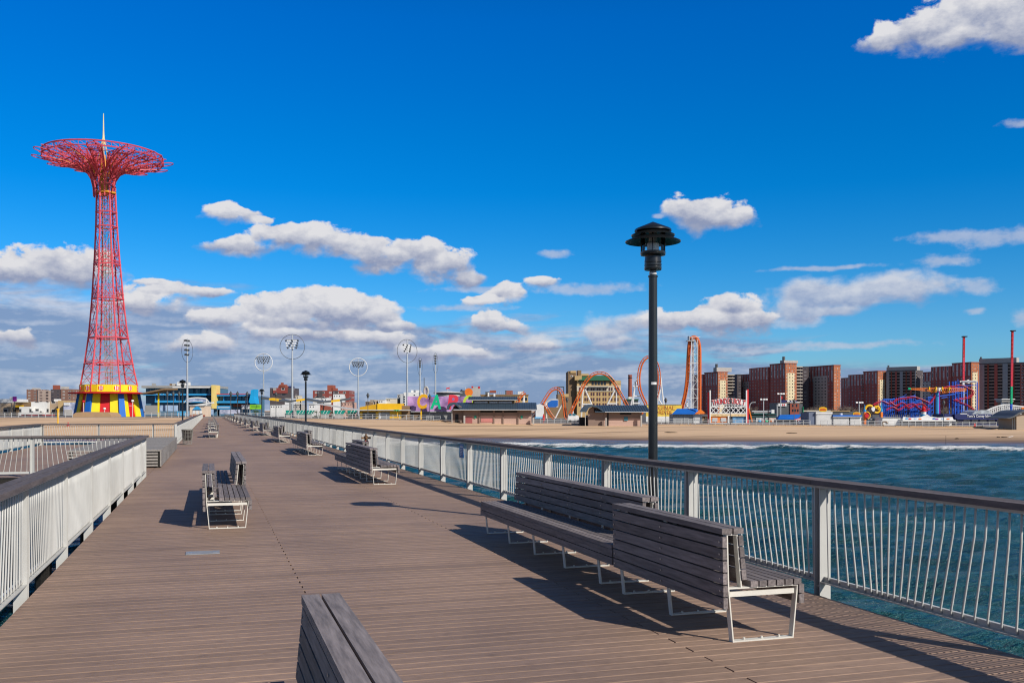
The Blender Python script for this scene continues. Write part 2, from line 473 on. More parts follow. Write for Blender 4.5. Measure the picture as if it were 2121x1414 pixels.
# ================================================================ pier lamps
def lamp_proto():
    r = thing('lamp_post', (0, 0, 0), 0, 'x', 'lamp post', 'black lamp posts along the pier')
    MB().tube([(0, 0, -1.6), (0, 0, 3.61)], [.073, .060], 20).build('pole', m_black, r, smooth=radians(40))
    b = MB()
    b.box(-.55, -.05, -.09, .09, -.62, -.44); b.lathe([(.10, -.64), (.10, -.42)], 20); b.box(-.57, -.551, -.16, .16, -.72, -.34)
    b.build('bracket', m_black, r)
    MB().lathe([(.069, 3.60), (.069, 3.625), (.05, 3.626), (.05, 3.64)], 20).build('collar', m_black, r, smooth=radians(40))
    MB().lathe([(.0535, 3.641), (.0535, 3.665)], 20).build('white_band', m_white, r)
    h = MB()
    h.lathe([(.049, 3.666), (.049, 3.70), (.118, 3.701), (.122, 3.71), (.122, 3.745), (.112, 3.75), (.112, 3.757), (.122, 3.762), (.122, 3.79),
             (.113, 3.795), (.113, 3.802), (.121, 3.81), (.115, 3.89), (.125, 3.902), (.172, 3.91), (.178, 3.925), (.178, 3.957), (.15, 3.964), (.05, 3.965)], 32)
    h.build('lamp_housing', m_black, r, smooth=radians(35))
    MB().lathe([(.156, 3.966), (.156, 4.235)], 28).build('lamp_glass', m_glass, r, smooth=radians(40))
    MB().lathe([(.085, 3.968), (.085, 4.08), (.06, 4.10), (.06, 4.24)], 20).build('reflector', m_lum, r, smooth=radians(40))
    def ring(ri, zi, ro, zo, th=.012):
        return MB().lathe([(ri, zi), ((ri + ro) / 2, zi - (zi - zo) * .38), (ro - .01, zo + .004), (ro, zo), (ro - .004, zo - th), (ro - .03, zo - th * .2),
                           ((ri + ro) / 2, zi - (zi - zo) * .38 - th), (ri, zi - th)], 40, close=True)
    ring(.165, 4.195, .392, 4.105).build('hat_ring', m_black, r, smooth=radians(50))
    ring(.165, 4.262, .308, 4.195).build('hat_ring', m_black, r, smooth=radians(50))
    MB().lathe([(.0, 4.385), (.02, 4.378), (.24, 4.285), (.258, 4.272), (.26, 4.25), (.245, 4.246), (.0, 4.25)], 40).build('hat', m_black, r, smooth=radians(40))
    s = MB()
    for k in range(4):
        th = pi / 4 + k * pi / 2 + .3
        s.tube([(.164 * cos(th), .164 * sin(th), 3.96), (.164 * cos(th), .164 * sin(th), 4.248)], .009, 8)
    s.build('cage_bars', m_black, r)
    return r
lamp = lamp_proto()
for i, (x, y, s) in enumerate(((5.97, 12.42, 'tall black lamp post rising beside the nearest bench at the right railing'),
        (6.05, 65.1, 'black lamp post outside the right railing, second along the pier'),
        (6.05, 122.0, 'black lamp post outside the right railing, third along the pier'),
        (6.05, 178.0, 'black lamp post outside the right railing, fourth along the pier'),
        (6.05, 232.0, 'farthest small black lamp post outside the right railing near the shore'),
        (-2.25, 87.7, 'black lamp post behind the left railing, in front of the blue ballpark'),
        )):
    q = lamp if i == 0 else copy_tree(lamp)
    q.location = (x, y, 0); q['label'] = s
    if x < 0: q.rotation_euler = (0, 0, pi)
    if i == 0:
        near_lamp = q
a0 = radians(222); st = MB()
for k in range(6):
    a, b = a0 + k * .2, a0 + (k + 1) * .2
    st.face([(.0685 * cos(a), .0685 * sin(a), 2.085), (.0685 * cos(b), .0685 * sin(b), 2.085), (.0685 * cos(b), .0685 * sin(b), 2.12), (.0685 * cos(a), .0685 * sin(a), 2.12)])
st.build('sticker', m_white, near_lamp)

# ================================================================ small things on the deck
def deckpt(px, py):
    d = H * F / (py - HY); rx, ry = ray(px); return Vector((rx * d, ry * d, 0))
p = deckpt(420, 1144.5)
t = thing('access_plate', (p.x, p.y, .004), 0, 'small grey metal access plate set into the deck by the lone left bench', 'plate')
MB().box(-.195, .195, -.13, .13, -.003, .004).build('plate', m_gal, t)
q = MB(); q.box(-.17, -.12, -.02, .02, .0045, .007); q.box(.12, .17, -.02, .02, .0045, .007); q.build('lifting_tabs', m_bolt, t)
# standpipe
rx, ry = ray(758); d = 5.12 / rx
t = thing('standpipe', (5.12, d * ry, 0), 0, 'red fire standpipe with brass valves by the right railing behind a bench', 'standpipe')
MB().lathe([(.10, 0), (.10, .03), (.06, .04), (.06, .40), (.095, .43), (.10, .66), (.07, .69)], 16).build('body', m_red, t, smooth=radians(40))
v = MB(); v.lathe([(.06, .691), (.055, .74), (.08, .76), (.075, .83), (.03, .87), (.025, .93), (.0, .94)], 14)
v.tube([(-.16, 0, .78), (.16, 0, .78)], .035, 10); v.tube([(0, -.17, .80), (0, 0, .80)], .04, 10)
v.build('valve', m_brass, t, smooth=radians(40))
# blue notice
rx, ry = ray(956); d = 5.455 / rx
t = thing('notice_sign', (5.455, d * ry, .80), 0, 'small blue notice with white text fixed to the right railing', 'sign')
MB().box(-.004, .004, -.17, .17, -.15, .16).build('panel', m_bluesign, t)
q = MB()
for k, (z, w) in enumerate(((.10, .26), (.05, .22), (.015, .24), (-.02, .2), (-.055, .23), (-.09, .12))):
    q.box(-.0055, -.0045, .13 - w, .13, z - (.011 if k else .02), z + (.004 if k else .012))
q.build('text_lines', m_signw, t)
# wire bin
p = deckpt(388, 920)
t = thing('waste_bin', (p.x, p.y, 0), .3, 'wire mesh waste bin with a black bag standing by the left railing post', 'bin')
w = MB()
for k in range(20):
    a = 2 * pi * k / 20
    w.tube([(.21 * cos(a), .21 * sin(a), .02), (.275 * cos(a), .275 * sin(a), .74)], .008, 5)
for z, r in ((.03, .212), (.2, .228), (.4, .246), (.6, .263), (.74, .277)):
    w.tube([(r * cos(2 * pi * k / 24), r * sin(2 * pi * k / 24), z) for k in range(24)], .009 if z < .7 else .016, 6, closed=True)
w.build('basket', m_bin, t)
MB().lathe([(.18, .22), (.215, .34), (.225, .5), (.24, .62), (.27, .755), (.285, .765), (.262, .70), (.2, .66), (.05, .64), (0, .64)], 20).build('bag', m_bag, t, smooth=True)
# slatted lounging platform
x1 = -1.40; ya, yb = 30.9, 45.5
t = thing('timber_platform', (x1, ya, 0), 0, 'low grey slatted timber lounging platform beside the deck beyond the near left railing', 'platform')
top = MB(); n = 0; y = 0
while y < yb - ya - .05:
    top.box(-2.6, .0, y, y + .135, .50, .545); y += .15
top.build('top_slats', m_plat, t)
e = MB()
for k in range(5): e.box(-2.58, -.10, .0, .03, .05 + k * .09, .05 + k * .09 + .055)
e.build('end_slats', m_plat, t)
sd = MB()
y = 0.0
while y < yb - ya - .1:
    sd.box(-.04, .0, y, y + 1.45, .04, .27); sd.box(-.04, .0, y, y + 1.45, .275, .498); y += 1.46
sd.build('side_boards', m_plat, t)
fr = MB()
for yy in (0.045, 4.8, 9.6, 14.3):
    for xx in (-2.5, -1.3, -.1): fr.box(xx - .05, xx + .05, yy, yy + .08, .004, .499)
fr.build('frame', m_dark, t)
# ================================================================ sand, land, sea
def fbm(x, y, seed=0):
    from mathutils import noise
    return noise.fractal(Vector((x, y, seed)), .9, 2.0, 4)

def landz(px, d):
    ds = shore(px); g = G(px)
    if d < ds: return SEA - (ds - d) * .05
    if d < 224:
        t = (d - ds) / (224 - ds)
        z = SEA + (g - .25 - SEA) * (1 - (1 - t) ** 1.7)
        return z + .10 * fbm(px * .012, d * .12) * min(1, t * 4)
    return g
m_sand = mat('beach_sand', (.66, .455, .285), .9, .12, .22, world=True, stretch=(.25, 1, 1), bump=.3, dist=.15, detail=8)
nt = m_sand.node_tree; N = nt.nodes; L = nt.links; b = N['Principled BSDF']
src = b.inputs['Base Color'].links[0].from_socket
ge = N.new('ShaderNodeNewGeometry'); sp = N.new('ShaderNodeSeparateXYZ'); L.new(ge.outputs['Position'], sp.inputs[0])
mr = N.new('ShaderNodeMapRange'); mr.inputs['From Min'].default_value = SEA + .25; mr.inputs['From Max'].default_value = SEA + .85
L.new(sp.outputs[2], mr.inputs[0])
mx = N.new('ShaderNodeMix'); mx.data_type = 'RGBA'; L.new(mr.outputs[0], mx.inputs['Factor'])
mx.inputs[6].default_value = (.21, .13, .08, 1); L.new(src, mx.inputs[7])
# tyre tracks and wind-blown bands along the beach
mp = N.new('ShaderNodeMapping'); mp.inputs['Rotation'].default_value = (0, 0, AL); mp.inputs['Scale'].default_value = (.012, .35, 1)
L.new(ge.outputs['Position'], mp.inputs[0])
nz = N.new('ShaderNodeTexNoise'); nz.inputs['Scale'].default_value = 1; nz.inputs['Detail'].default_value = 3; L.new(mp.outputs[0], nz.inputs['Vector'])
cr = N.new('ShaderNodeValToRGB'); cr.color_ramp.elements[0].position = .32; cr.color_ramp.elements[1].position = .47
cr.color_ramp.elements[0].color = (.52, .50, .49, 1); cr.color_ramp.elements[1].color = (1, 1, 1, 1); L.new(nz.outputs['Fac'], cr.inputs[0])
mm = N.new('ShaderNodeMix'); mm.data_type = 'RGBA'; mm.blend_type = 'MULTIPLY'; mm.inputs['Factor'].default_value = 1
L.new(mx.outputs[2], mm.inputs[6]); L.new(cr.outputs[0], mm.inputs[7])
L.new(mm.outputs[2], b.inputs['Base Color'])
rr = N.new('ShaderNodeMapRange'); rr.inputs['From Min'].default_value = SEA + .05; rr.inputs['From Max'].default_value = SEA + .4
rr.inputs['To Min'].default_value = .25; rr.inputs['To Max'].default_value = .9; L.new(sp.outputs[2], rr.inputs[0]); L.new(rr.outputs[0], b.inputs['Roughness'])

def fan(name, m, pxs, ds, zf, smooth=True):
    mb = MB(); w = len(ds)
    mb.v = [tuple(cfz(px, zf(px, d), d)) for px in pxs for d in ds]
    for i in range(len(pxs) - 1):
        for j in range(w - 1):
            mb.f.append((i * w + j, (i + 1) * w + j, (i + 1) * w + j + 1, i * w + j + 1)); mb.mi.append(0)
    return mb.build(name, m, None, smooth=smooth, fix=False)
ds = [90, 110, 125, 135] + [140 + 2 * k for k in range(43)] + [226.5, 240, 270, 320, 400, 600, 900, 1500, 3000, 6000, 12000]
o = fan('beach', m_sand, [-2200 + 40 * k for k in range(170)], ds, landz)
tag(o, 'tan sand beach and low ground stretching inland', 'beach', kind='structure')

# boardwalk
m_bw = mat('boardwalk_planks', (.30, .26, .23), .8, .15, 1.0)
mb = MB(); pxs = [-2200 + 50 * k for k in range(137)]
def bwz(px): return G(px) + .12
for a, b2 in zip(pxs, pxs[1:]):
    A = [cfz(a, bwz(a), 227), cfz(b2, bwz(b2), 227), cfz(b2, bwz(b2), 249), cfz(a, bwz(a), 249)]
    mb.face(A); mb.face([cfz(a, bwz(a), 227), cfz(a, bwz(a) - .6, 227), cfz(b2, bwz(b2) - .6, 227), cfz(b2, bwz(b2), 227)])
o = mb.build('boardwalk', m_bw, fix=False); tag(o, 'grey plank boardwalk behind the beach', 'boardwalk', kind='structure')
m_asph = mat('park_pavement', (.12, .115, .11), .9, .2, .5)
mb = MB()
for a, b2 in zip(pxs, pxs[1:]):
    mb.face([cfz(a, G(a) + .06, 249), cfz(b2, G(b2) + .06, 249), cfz(b2, G(b2) + .06, 1500), cfz(a, G(a) + .06, 1500)])
o = mb.build('pavement', m_asph, fix=False); tag(o, 'dark pavement of the amusement park behind the boardwalk', 'pavement', kind='structure')

# ------------------------------------------------ sea
m_sea = bpy.data.materials.new('sea_water'); m_sea.use_nodes = True
nt = m_sea.node_tree; N = nt.nodes; L = nt.links; b = N['Principled BSDF']
b.inputs['Roughness'].default_value = .16; b.inputs['IOR'].default_value = 1.333
ge = N.new('ShaderNodeNewGeometry')
def noise(sc, rot, st, det=4, rough=.55):
    mp = N.new('ShaderNodeMapping'); mp.inputs['Rotation'].default_value = (0, 0, rot); mp.inputs['Scale'].default_value = st
    L.new(ge.outputs['Position'], mp.inputs[0])
    nz = N.new('ShaderNodeTexNoise'); nz.inputs['Scale'].default_value = sc; nz.inputs['Detail'].default_value = det; nz.inputs['Roughness'].default_value = rough
    nz.inputs['Distortion'].default_value = .4
    L.new(mp.outputs[0], nz.inputs['Vector']); return nz.outputs['Fac']
n1 = noise(1.5, AL, (.5, 1.2, 1), 6, .62); n2 = noise(5.0, AL + .4, (.7, 1.2, 1), 4, .6); n3 = noise(.09, AL, (.35, 1, 1), 3)
ad = N.new('ShaderNodeMath'); ad.operation = 'MULTIPLY_ADD'; L.new(n2, ad.inputs[0]); ad.inputs[1].default_value = .42; L.new(n1, ad.inputs[2])
bp = N.new('ShaderNodeBump'); bp.inputs['Strength'].default_value = 1.0; bp.inputs['Distance'].default_value = .62
L.new(ad.outputs[0], bp.inputs['Height']); L.new(bp.outputs[0], b.inputs['Normal'])
at_ = N.new('ShaderNodeAttribute'); at_.attribute_name = 'foam'
shal = N.new('ShaderNodeAttribute'); shal.attribute_name = 'shallow_sheen'
base = N.new('ShaderNodeMix'); base.data_type = 'RGBA'
cr = N.new('ShaderNodeValToRGB'); cr.color_ramp.elements[0].position = .4; cr.color_ramp.elements[1].position = .62; L.new(n3, cr.inputs[0])
L.new(cr.outputs[0], base.inputs['Factor'])
base.inputs[6].default_value = (.009, .058, .066, 1); base.inputs[7].default_value = (.018, .092, .10, 1)
sh = N.new('ShaderNodeMix'); sh.data_type = 'RGBA'; L.new(shal.outputs['Fac'], sh.inputs['Factor']); L.new(base.outputs[2], sh.inputs[6]); sh.inputs[7].default_value = (.13, .17, .25, 1)  # lavender base colour puts the sky's reflection into the shallow water
fn = noise(.9, AL, (.5, 1.6, 1), 8, .75)
fm = N.new('ShaderNodeMath'); fm.operation = 'ADD'; L.new(fn, fm.inputs[0]); L.new(at_.outputs['Fac'], fm.inputs[1])
fr = N.new('ShaderNodeMapRange'); fr.inputs['From Min'].default_value = .98; fr.inputs['From Max'].default_value = 1.14; L.new(fm.outputs[0], fr.inputs[0])
fx = N.new('ShaderNodeMix'); fx.data_type = 'RGBA'; L.new(fr.outputs[0], fx.inputs['Factor']); L.new(sh.outputs[2], fx.inputs[6]); fx.inputs[7].default_value = (.80, .82, .84, 1)
L.new(fx.outputs[2], b.inputs['Base Color'])
rm = N.new('ShaderNodeMapRange'); rm.inputs['To Min'].default_value = .16; rm.inputs['To Max'].default_value = .9; L.new(fr.outputs[0], rm.inputs[0]); L.new(rm.outputs[0], b.inputs['Roughness'])
sl = N.new('ShaderNodeMapRange'); sl.inputs['To Min'].default_value = .32; sl.inputs['To Max'].default_value = .2; L.new(fr.outputs[0], sl.inputs[0]); L.new(sl.outputs[0], b.inputs['Specular IOR Level'])

BR = [(300, 152), (983, 151), (1150, 146), (1400, 141), (1600, 142), (1900, 137), (2120, 133), (3000, 126)]   # breaker line
def seaz(px, d):
    ds = shore(px); br = lerp_tab(BR, px) + 2.2 * fbm(px * .01, 3)
    c = (px - CX) / F * d
    z = SEA
    damp = max(0, min(1, (ds - d) / 40))
    z += damp * (.11 * sin(d * 1.15 + .25 * c + 1.5 * fbm(c * .05, d * .05, 2)) + .08 * sin(d * 1.9 - .6 * c + 2 * fbm(c * .08, d * .08, 5)) + .12 * fbm(c * .12, d * .25, 9) + .15 * fbm(c * .45, d * .8, 13))
    if br - 14 < d < br + 14:
        s = (d - br)
        z += max(.2, .48 + .30 * fbm(px * .010, 7) + .12 * fbm(px * .06, 17)) * math.exp(-(s / (4.0 if s > 0 else 1.3)) ** 2)
    return z
sds = [-60, -30, -12, 0, 4, 8]; d = 10.0
while d < 205: sds.append(d); d += max(.22, d * .0085) if d < 118 else .8
mb = MB(); K = 320
def cx_(k, d): return (k / K * 2 - 1) * (30 + max(d, 0) * 1.15) + max(d, 0) * .18
verts = []; foam = []; shl = []
for k in range(K + 1):
    for d in sds:
        c = cx_(k, d); px = CX + F * c / max(d, 6.0)
        px = max(-1500, min(4000, px))
        z = seaz(px, d) if d > 3 else SEA
        P = (c * CA + d * SA, -c * SA + d * CA, z); verts.append(P)
        br = lerp_tab(BR, px) + 2.2 * fbm(px * .01, 3); s = d - br
        f = 0.0
        if s > 0: f = .74 * math.exp(-(s / 7) ** 2) + .18 * max(0, 1 - s / 26)
        else: f = .74 * math.exp(-(s / 2.4) ** 2) + .20 * math.exp(-((s + 9) / 6) ** 2)
        f *= .88 + .45 * fbm(px * .006, 21)
        ds_ = shore(px)
        f += .40 * math.exp(-((d - ds_ + 1.5) / 1.6) ** 2)
        f *= max(0, min(1, (px - 300) / 300))
        foam.append(max(0, f)); shl.append(max(0, min(.8, (s + 2) / 10)))
w = len(sds); mb.v = verts
for i in range(K):
    for j in range(w - 1):
        mb.f.append((i * w + j, (i + 1) * w + j, (i + 1) * w + j + 1, i * w + j + 1)); mb.mi.append(0)
o = mb.build('sea', m_sea, None, smooth=True, fix=False)
for nm, arr in (('foam', foam), ('shallow_sheen', shl)):
    a = o.data.attributes.new(nm, 'FLOAT', 'POINT'); a.data.foreach_set('value', arr)
tag(o, 'choppy blue green sea with a breaking wave along the beach', 'sea', kind='structure')
# far open sea around and behind
mb = MB(); mb.face([(-900, -900, SEA - .35), (1500, -900, SEA - .35), (1500, 320, SEA - .35), (-900, 320, SEA - .35)])
o = mb.build('sea', m_sea, fix=False); tag(o, 'open sea around the pier', 'sea', kind='structure')
# ================================================================ far materials
def pm(name, c, r=.6, v=.10, s=.6, **k): return mat(name, c, r, v, s, **k)
f_white = pm('white_paint', (.74, .74, .73)); f_grey = pm('grey_render', (.33, .33, .32)); f_dgrey = pm('dark_grey_metal', (.09, .10, .11), .5)
f_lgrey = pm('light_grey_metal', (.5, .52, .53), .45); f_shut = pm('grey_roller_shutter', (.27, .28, .29), .5); f_dark = pm('dark_opening', (.015, .016, .02), .8)
f_yel = pm('yellow_paint', (.80, .46, .008)); f_byel = pm('bright_yellow_paint', (.86, .66, .01)); f_red = pm('bright_red_paint', (.58, .008, .015)); f_blue = pm('royal_blue_paint', (.01, .13, .52))
f_navy = pm('navy_paint', (.012, .022, .12)); f_sky = pm('sky_blue_paint', (.03, .30, .62)); f_lblue = pm('pale_blue_mural_paint', (.16, .38, .66), col2=(.45, .55, .72), v=.3, s=.35)
f_cyan = pm('cyan_paint', (.01, .36, .72)); f_glass = pm('dark_window_glass', (.02, .035, .05), .12, spec=.6); f_teal = pm('teal_glass', (.05, .17, .22), .15, v=.4, s=.5)
f_tan = pm('tan_brick', (.52, .36, .17), .85); f_tand = pm('brown_brick', (.24, .155, .085), .85); f_cream = pm('cream_stone', (.62, .56, .45), .8)
f_brick = pm('red_brick', (.30, .085, .055), .85); f_pinkw = pm('pink_render', (.58, .36, .29), .85); f_lime = pm('lime_banner', (.26, .62, .02))
f_roof = pm('blue_grey_metal_roof', (.055, .085, .12), .45, metal=.2); f_green = pm('green_tile_roof', (.03, .14, .07), .7); f_gseat = pm('green_plastic', (.01, .22, .17), .5, v=.25, s=1.2)
f_or = pm('orange_track_paint', (.66, .13, .02), .4); f_orl = pm('orange_paint', (.80, .20, .02), .45); f_slat = pm('sand_fence_slats', (.50, .34, .19), .85, v=.2, s=1.5, stretch=(4, 1, .4))
f_jred = pm('coral_red_steel', (.63, .075, .10), .45, v=.15); f_jor = pm('yellow_orange_steel', (.68, .30, .03), .5); f_violet = pm('violet_paint', (.26, .02, .30), .45)
f_leaf = pm('dark_green_leaves', (.035, .07, .02), .8, v=.4, s=2); f_twig = pm('bare_twigs', (.22, .17, .14), .9, v=.3); f_bark = pm('bark', (.06, .045, .035), .9)
f_rblue = pm('blue_coaster_steel', (.02, .12, .62), .45); f_rred = pm('red_coaster_track', (.55, .02, .05), .45); f_green2 = pm('emerald_paint', (.005, .48, .22), .4)
f_pole = pm('galvanised_floodlight_pole', (.42, .46, .50), .45, metal=.3); f_lampw = pm('floodlight_glass', (.66, .68, .70), .25); f_lampd = pm('floodlight_housing', (.05, .055, .06), .5)
f_mural = mat('purple_mural_paint', (.22, .07, .33), .6, .5, .30, col2=(.50, .32, .58), detail=7); f_mural2 = mat('blue_mural_paint', (.05, .2, .5), .6, .6, .4, col2=(.5, .5, .6))
f_pav = mat('pink_beige_boards', (.50, .34, .28), .8, .15, .5, stretch=(.2, .2, 9)); f_pavb = mat('brown_grey_boards', (.24, .17, .14), .8, .2, .5, stretch=(.2, .2, 9))
f_coral = pm('coral_letter_paint', (.72, .05, .08), .35); f_lemon = pm('yellow_green_letter_paint', (.50, .68, .06), .35); f_gold = pm('gold_letter_paint', (.76, .40, .01), .35)
f_conc = pm('pale_concrete', (.45, .43, .40), .85); f_sandm = pm('packed_sand', (.42, .27, .15), .9); f_pink = pm('pale_pink_steel', (.65, .42, .42), .5)
t_brick = facade('shaded_brick_tower_wall', (.42, .115, .095), 4.6, 2.75, .15, .25, frame=(.5, .5, .5))  # brick as toned by shade, colour for the towers' unlit sides
t_strip = facade('brick_with_pale_spandrels', (.42, .115, .095), 4.6, 5.5, .21, .46, frame=(.75, .74, .72), glass=(.10, .10, .11), fr=.09)
t_pan = facade('grey_panel_wall', (.62, .58, .53), 4.6, 2.75, .20, .20, frame=(.16, .16, .16), glass=(.02, .022, .028), fr=.03)
t_lit = facade('sunlit_brick_tower_wall', (.42, .14, .065), 2.6, 2.75, .20, .22, frame=(.5, .42, .36))  # sunlit copy of the tower brick, warm light put into the colour
t_cream = facade('cream_panel_wall', (.68, .58, .38), 2.6, 2.75, .16, .22, frame=(.24, .2, .14), glass=(.03, .03, .03), fr=.02)
t_balc = pm('pale_balcony_slab', (.40, .36, .30), .8); t_pier = pm('grey_concrete_pier', (.34, .36, .38), .8); t_bulk = pm('grey_rooftop_concrete', (.42, .40, .38), .85)
t_brown = facade('brown_tower_wall', (.24, .13, .10), 5.5, 3.0, .2, .25, frame=(.4, .36, .34)); t_pale = facade('pale_brown_tower_wall', (.42, .33, .28), 6, 3.0, .22, .3, frame=(.2, .12, .1))
t_red = facade('red_block_wall', (.26, .06, .05), 4.5, 3.0, .2, .24, frame=(.45, .42, .4)); t_dk = facade('dark_block_wall', (.085, .07, .075), 5, 3.0, .25, .25, frame=(.12, .1, .12))  # dark block wall carries the shade of unlit tower wings in its colour
t_white = facade('white_house_wall', (.70, .70, .68), 4, 3.4, .18, .2, frame=(.3, .3, .3))
t_tan = facade('tan_house_wall', (.40, .30, .21), 4, 3.2, .2, .22, frame=(.5, .45, .4))

class Far:
    """a thing standing square to the boardwalk: local x along it, y inland, z up; sizes read off at depth d"""
    def __init__(s, name, px, d, label, cat, group=None, z0=None, kind=None):
        s.d, s.px, s.k = d, px, d / F
        s.z0 = G(px) if z0 is None else z0
        s.root = thing(name, cfz(px, s.z0, d), -AL, label, cat, group)
    def X(s, px): return (px - s.px) * s.k
    def Zy(s, py): return H - (py - HY) * s.k - s.z0
    def boxes(s, name, m, rects, y0=0, y1=1.0, parent=None):
        mb = MB()
        for r in rects:
            l, rr, t, b = r[:4]; a, c = (r[4], r[5]) if len(r) > 5 else (y0, y1)
            mb.box(s.X(l), s.X(rr), a, c, (-.5 if b is None else s.Zy(b)), s.Zy(t))
        return mb.build(name, m, parent or s.root)
    def poly(s, name, m, pts, y0, y1, parent=None):
        return MB().prism([(s.X(x), s.Zy(y)) for x, y in pts], y0, y1).build(name, m, parent or s.root)
    def P(s, px, py, y=0): return Vector((s.X(px), y, s.Zy(py)))
    def put(s, mb, name, m, smooth=False, parent=None): return mb.build(name, m, parent or s.root, smooth=smooth)

# ================================================================ parachute tower
T = Far('observation_tower', 226, 262, 'tall red lattice tower with a flower shaped top on a striped pavilion', 'tower', z0=-.05)
k = T.k
ANG = [radians(-14.6 + 60 * i) for i in range(6)]
def hexpt(r, z, a): return Vector((r * cos(a), -r * sin(a), z))
LEAN = .016
def lx(z): return -LEAN * max(0, z - 8)
prof = [(797, 58.5), (760, 51), (700, 41), (660, 36.5), (620, 32.5), (533, 25.8), (470, 22), (400, 19.5), (386, 19.3)]
PZ = [(T.Zy(y), hw * k / 1.07) for y, hw in prof]
def rad(z): return lerp_tab(PZ, z)
def tp(r, z, a):
    p = hexpt(r, z, a); p.x += lx(z); return p
zt = [6.6] + [z for z, _ in PZ]
for a in ANG:
    T.put(MB().tube([tp(rad(z), z, a) for z in zt], .23, 6), 'leg', f_jred)
levels = [8.7, 12.0, 15.2, T.Zy(754), 18.2 + 3, 25.0, T.Zy(700) + .2, 31.0, T.Zy(648), 35.5, T.Zy(619), 39.5, 42.5, 45.4, T.Zy(548) + 1, 50, 52.6, 55.2, 57.8, 60.0]
br = MB()
for i, z in enumerate(levels):
    for j in range(6):
        a, b = ANG[j], ANG[(j + 1) % 6]
        br.bar(tp(rad(z), z, a), tp(rad(z), z, b), .10)
        if i + 1 < len(levels):
            z2 = levels[i + 1]
            br.bar(tp(rad(z), z, a), tp(rad(z2), z2, b), .085); br.bar(tp(rad(z), z, b), tp(rad(z2), z2, a), .085)
            zm = (z + z2) / 2
            br.bar(tp(rad(zm), zm, a), tp(rad(zm), zm, b), .06)
T.put(br, 'cross_bracing', f_jred)
for py, th in ((754, .5), (700, .5), (619, 1.3), (548, .8), (470, .5), (440, .4)):
    z = T.Zy(py); rg = MB()
    for j in range(6):
        rg.bar(tp(rad(z) + .15, z, ANG[j]), tp(rad(z) + .15, z, ANG[(j + 1) % 6]), .3, .25)
        if th > .6:
            rg.bar(tp(rad(z) + .15, z + th, ANG[j]), tp(rad(z) + .15, z + th, ANG[(j + 1) % 6]), .12)
            for q in range(1, 6):
                f = q / 6; p0 = tp(rad(z) + .15, z, ANG[j]).lerp(tp(rad(z) + .15, z, ANG[(j + 1) % 6]), f); rg.bar(p0, p0 + Vector((0, 0, th)), .07)
    T.put(rg, 'ring_platform', f_jred)
MB().lathe([(2.5, 0), (2.7, .1), (2.7, .5), (2.4, .6)], 6, (lx(60), 0, T.Zy(402))).build('upper_deck', f_jor, T.root)
# inner lift shaft
sh = MB()
for sx, sy in ((-.7, -.7), (.7, -.7), (.7, .7), (-.7, .7)):
    sh.bar((sx, sy, 6.4), (sx + lx(66), sy, 66), .10)
for i in range(24):
    z = 7 + i * 2.45; x = lx(z)
    for (ax, ay), (bx, by) in (((-.7, -.7), (.7, -.7)), ((.7, -.7), (.7, .7)), ((.7, .7), (-.7, .7)), ((-.7, .7), (-.7, -.7))):
        sh.bar((ax + x, ay, z), (bx + x, by, z), .06); sh.bar((ax + x, ay, z), (bx + lx(z + 2.45), by, z + 2.45), .05)
T.put(sh, 'lift_shaft', pm('dull_yellow_steel', (.38, .28, .14), .6))
# flower top: twelve trussed arms
ZR, RR = 70.3, 19.4
tx = lx(66) - .6
def fp(r, z, a):
    r = r * .875 if r > 4 else r * .94
    return Vector((r * cos(a) + tx, -r * sin(a), z))
ARM = [(2.6, 59.5), (2.75, 62.0), (3.3, 64.2), (4.8, 66.0), (7.4, 67.4), (10.8, 68.4), (14.4, 69.0), (17.6, 69.35)]
for j in range(12):
    a = radians(-14.6 + 30 * j); m = MB()
    sides = []
    for sgn in (-1, 1):
        pts = []
        for r, z in ARM:
            wdt = min(.34 * r, 1.1 + .085 * r) * .5 * 2
            da = sgn * wdt / r / 2 * 1.5
            pts.append(fp(r, z, a + da))
        sides.append(pts); m.tube(pts, .2, 5); m.tube([p + Vector((0, 0, .8)) for p in pts[3:]], .12, 5)
    # petal loop at the tip
    wl = 1.5 * (1.1 + .085 * 17.6) / 17.6 / 2
    loop = [fp(17.6 + 2.9 * sin(t), 69.35 + .45 * sin(t), a - wl * cos(t)) for t in [pi * q / 8 for q in range(9)]]
    m.tube(loop, .12, 5)
    top = [fp(r, ZR + .9 - .02 * r, a) for r in (2.2, 6, 10, 14, 18.4)]
    m.tube(top, .13, 5)
    tops = [fp(r, ZR + .9 - .02 * r, a) for r, z in ARM]
    for i in range(2, len(ARM)):
        for sd in sides:
            m.bar(sd[i], tops[i], .11); m.bar(sd[i - 1], tops[i], .11); m.bar(sd[i], tops[i - 1], .09)
        m.bar(sides[0][i], sides[1][i], .13); m.bar(sides[0][i - 1], sides[1][i], .11); m.bar(sides[1][i - 1], sides[0][i], .11); m.bar(sides[0][i].lerp(sides[0][i - 1], .5), sides[1][i].lerp(sides[1][i - 1], .5), .11)
    arm = T.put(m, 'canopy_arm', f_jred)
    if j % 2 == 0:
        MB().tube([fp(r, z + .45, a) for r, z in ARM[2:7]], .16, 5).build('light_strip', f_jor, arm)
rg = MB()
NS = 48
for R, z, th in ((17.4, ZR + .7, .2), (17.4, ZR - .6, .14), (12.0, ZR + .75, .1), (7, ZR + .8, .1)):
    rg.tube([fp(R, z, 2 * pi * i / NS) for i in range(NS)], th, 5, closed=True)
for i in range(NS):
    a, b = 2 * pi * i / NS, 2 * pi * (i + 1) / NS
    rg.bar(fp(17.4, ZR - .6, a), fp(17.4, ZR + .7, b), .08); rg.bar(fp(17.4, ZR - .6, a), fp(17.4, ZR + .7, a), .08)
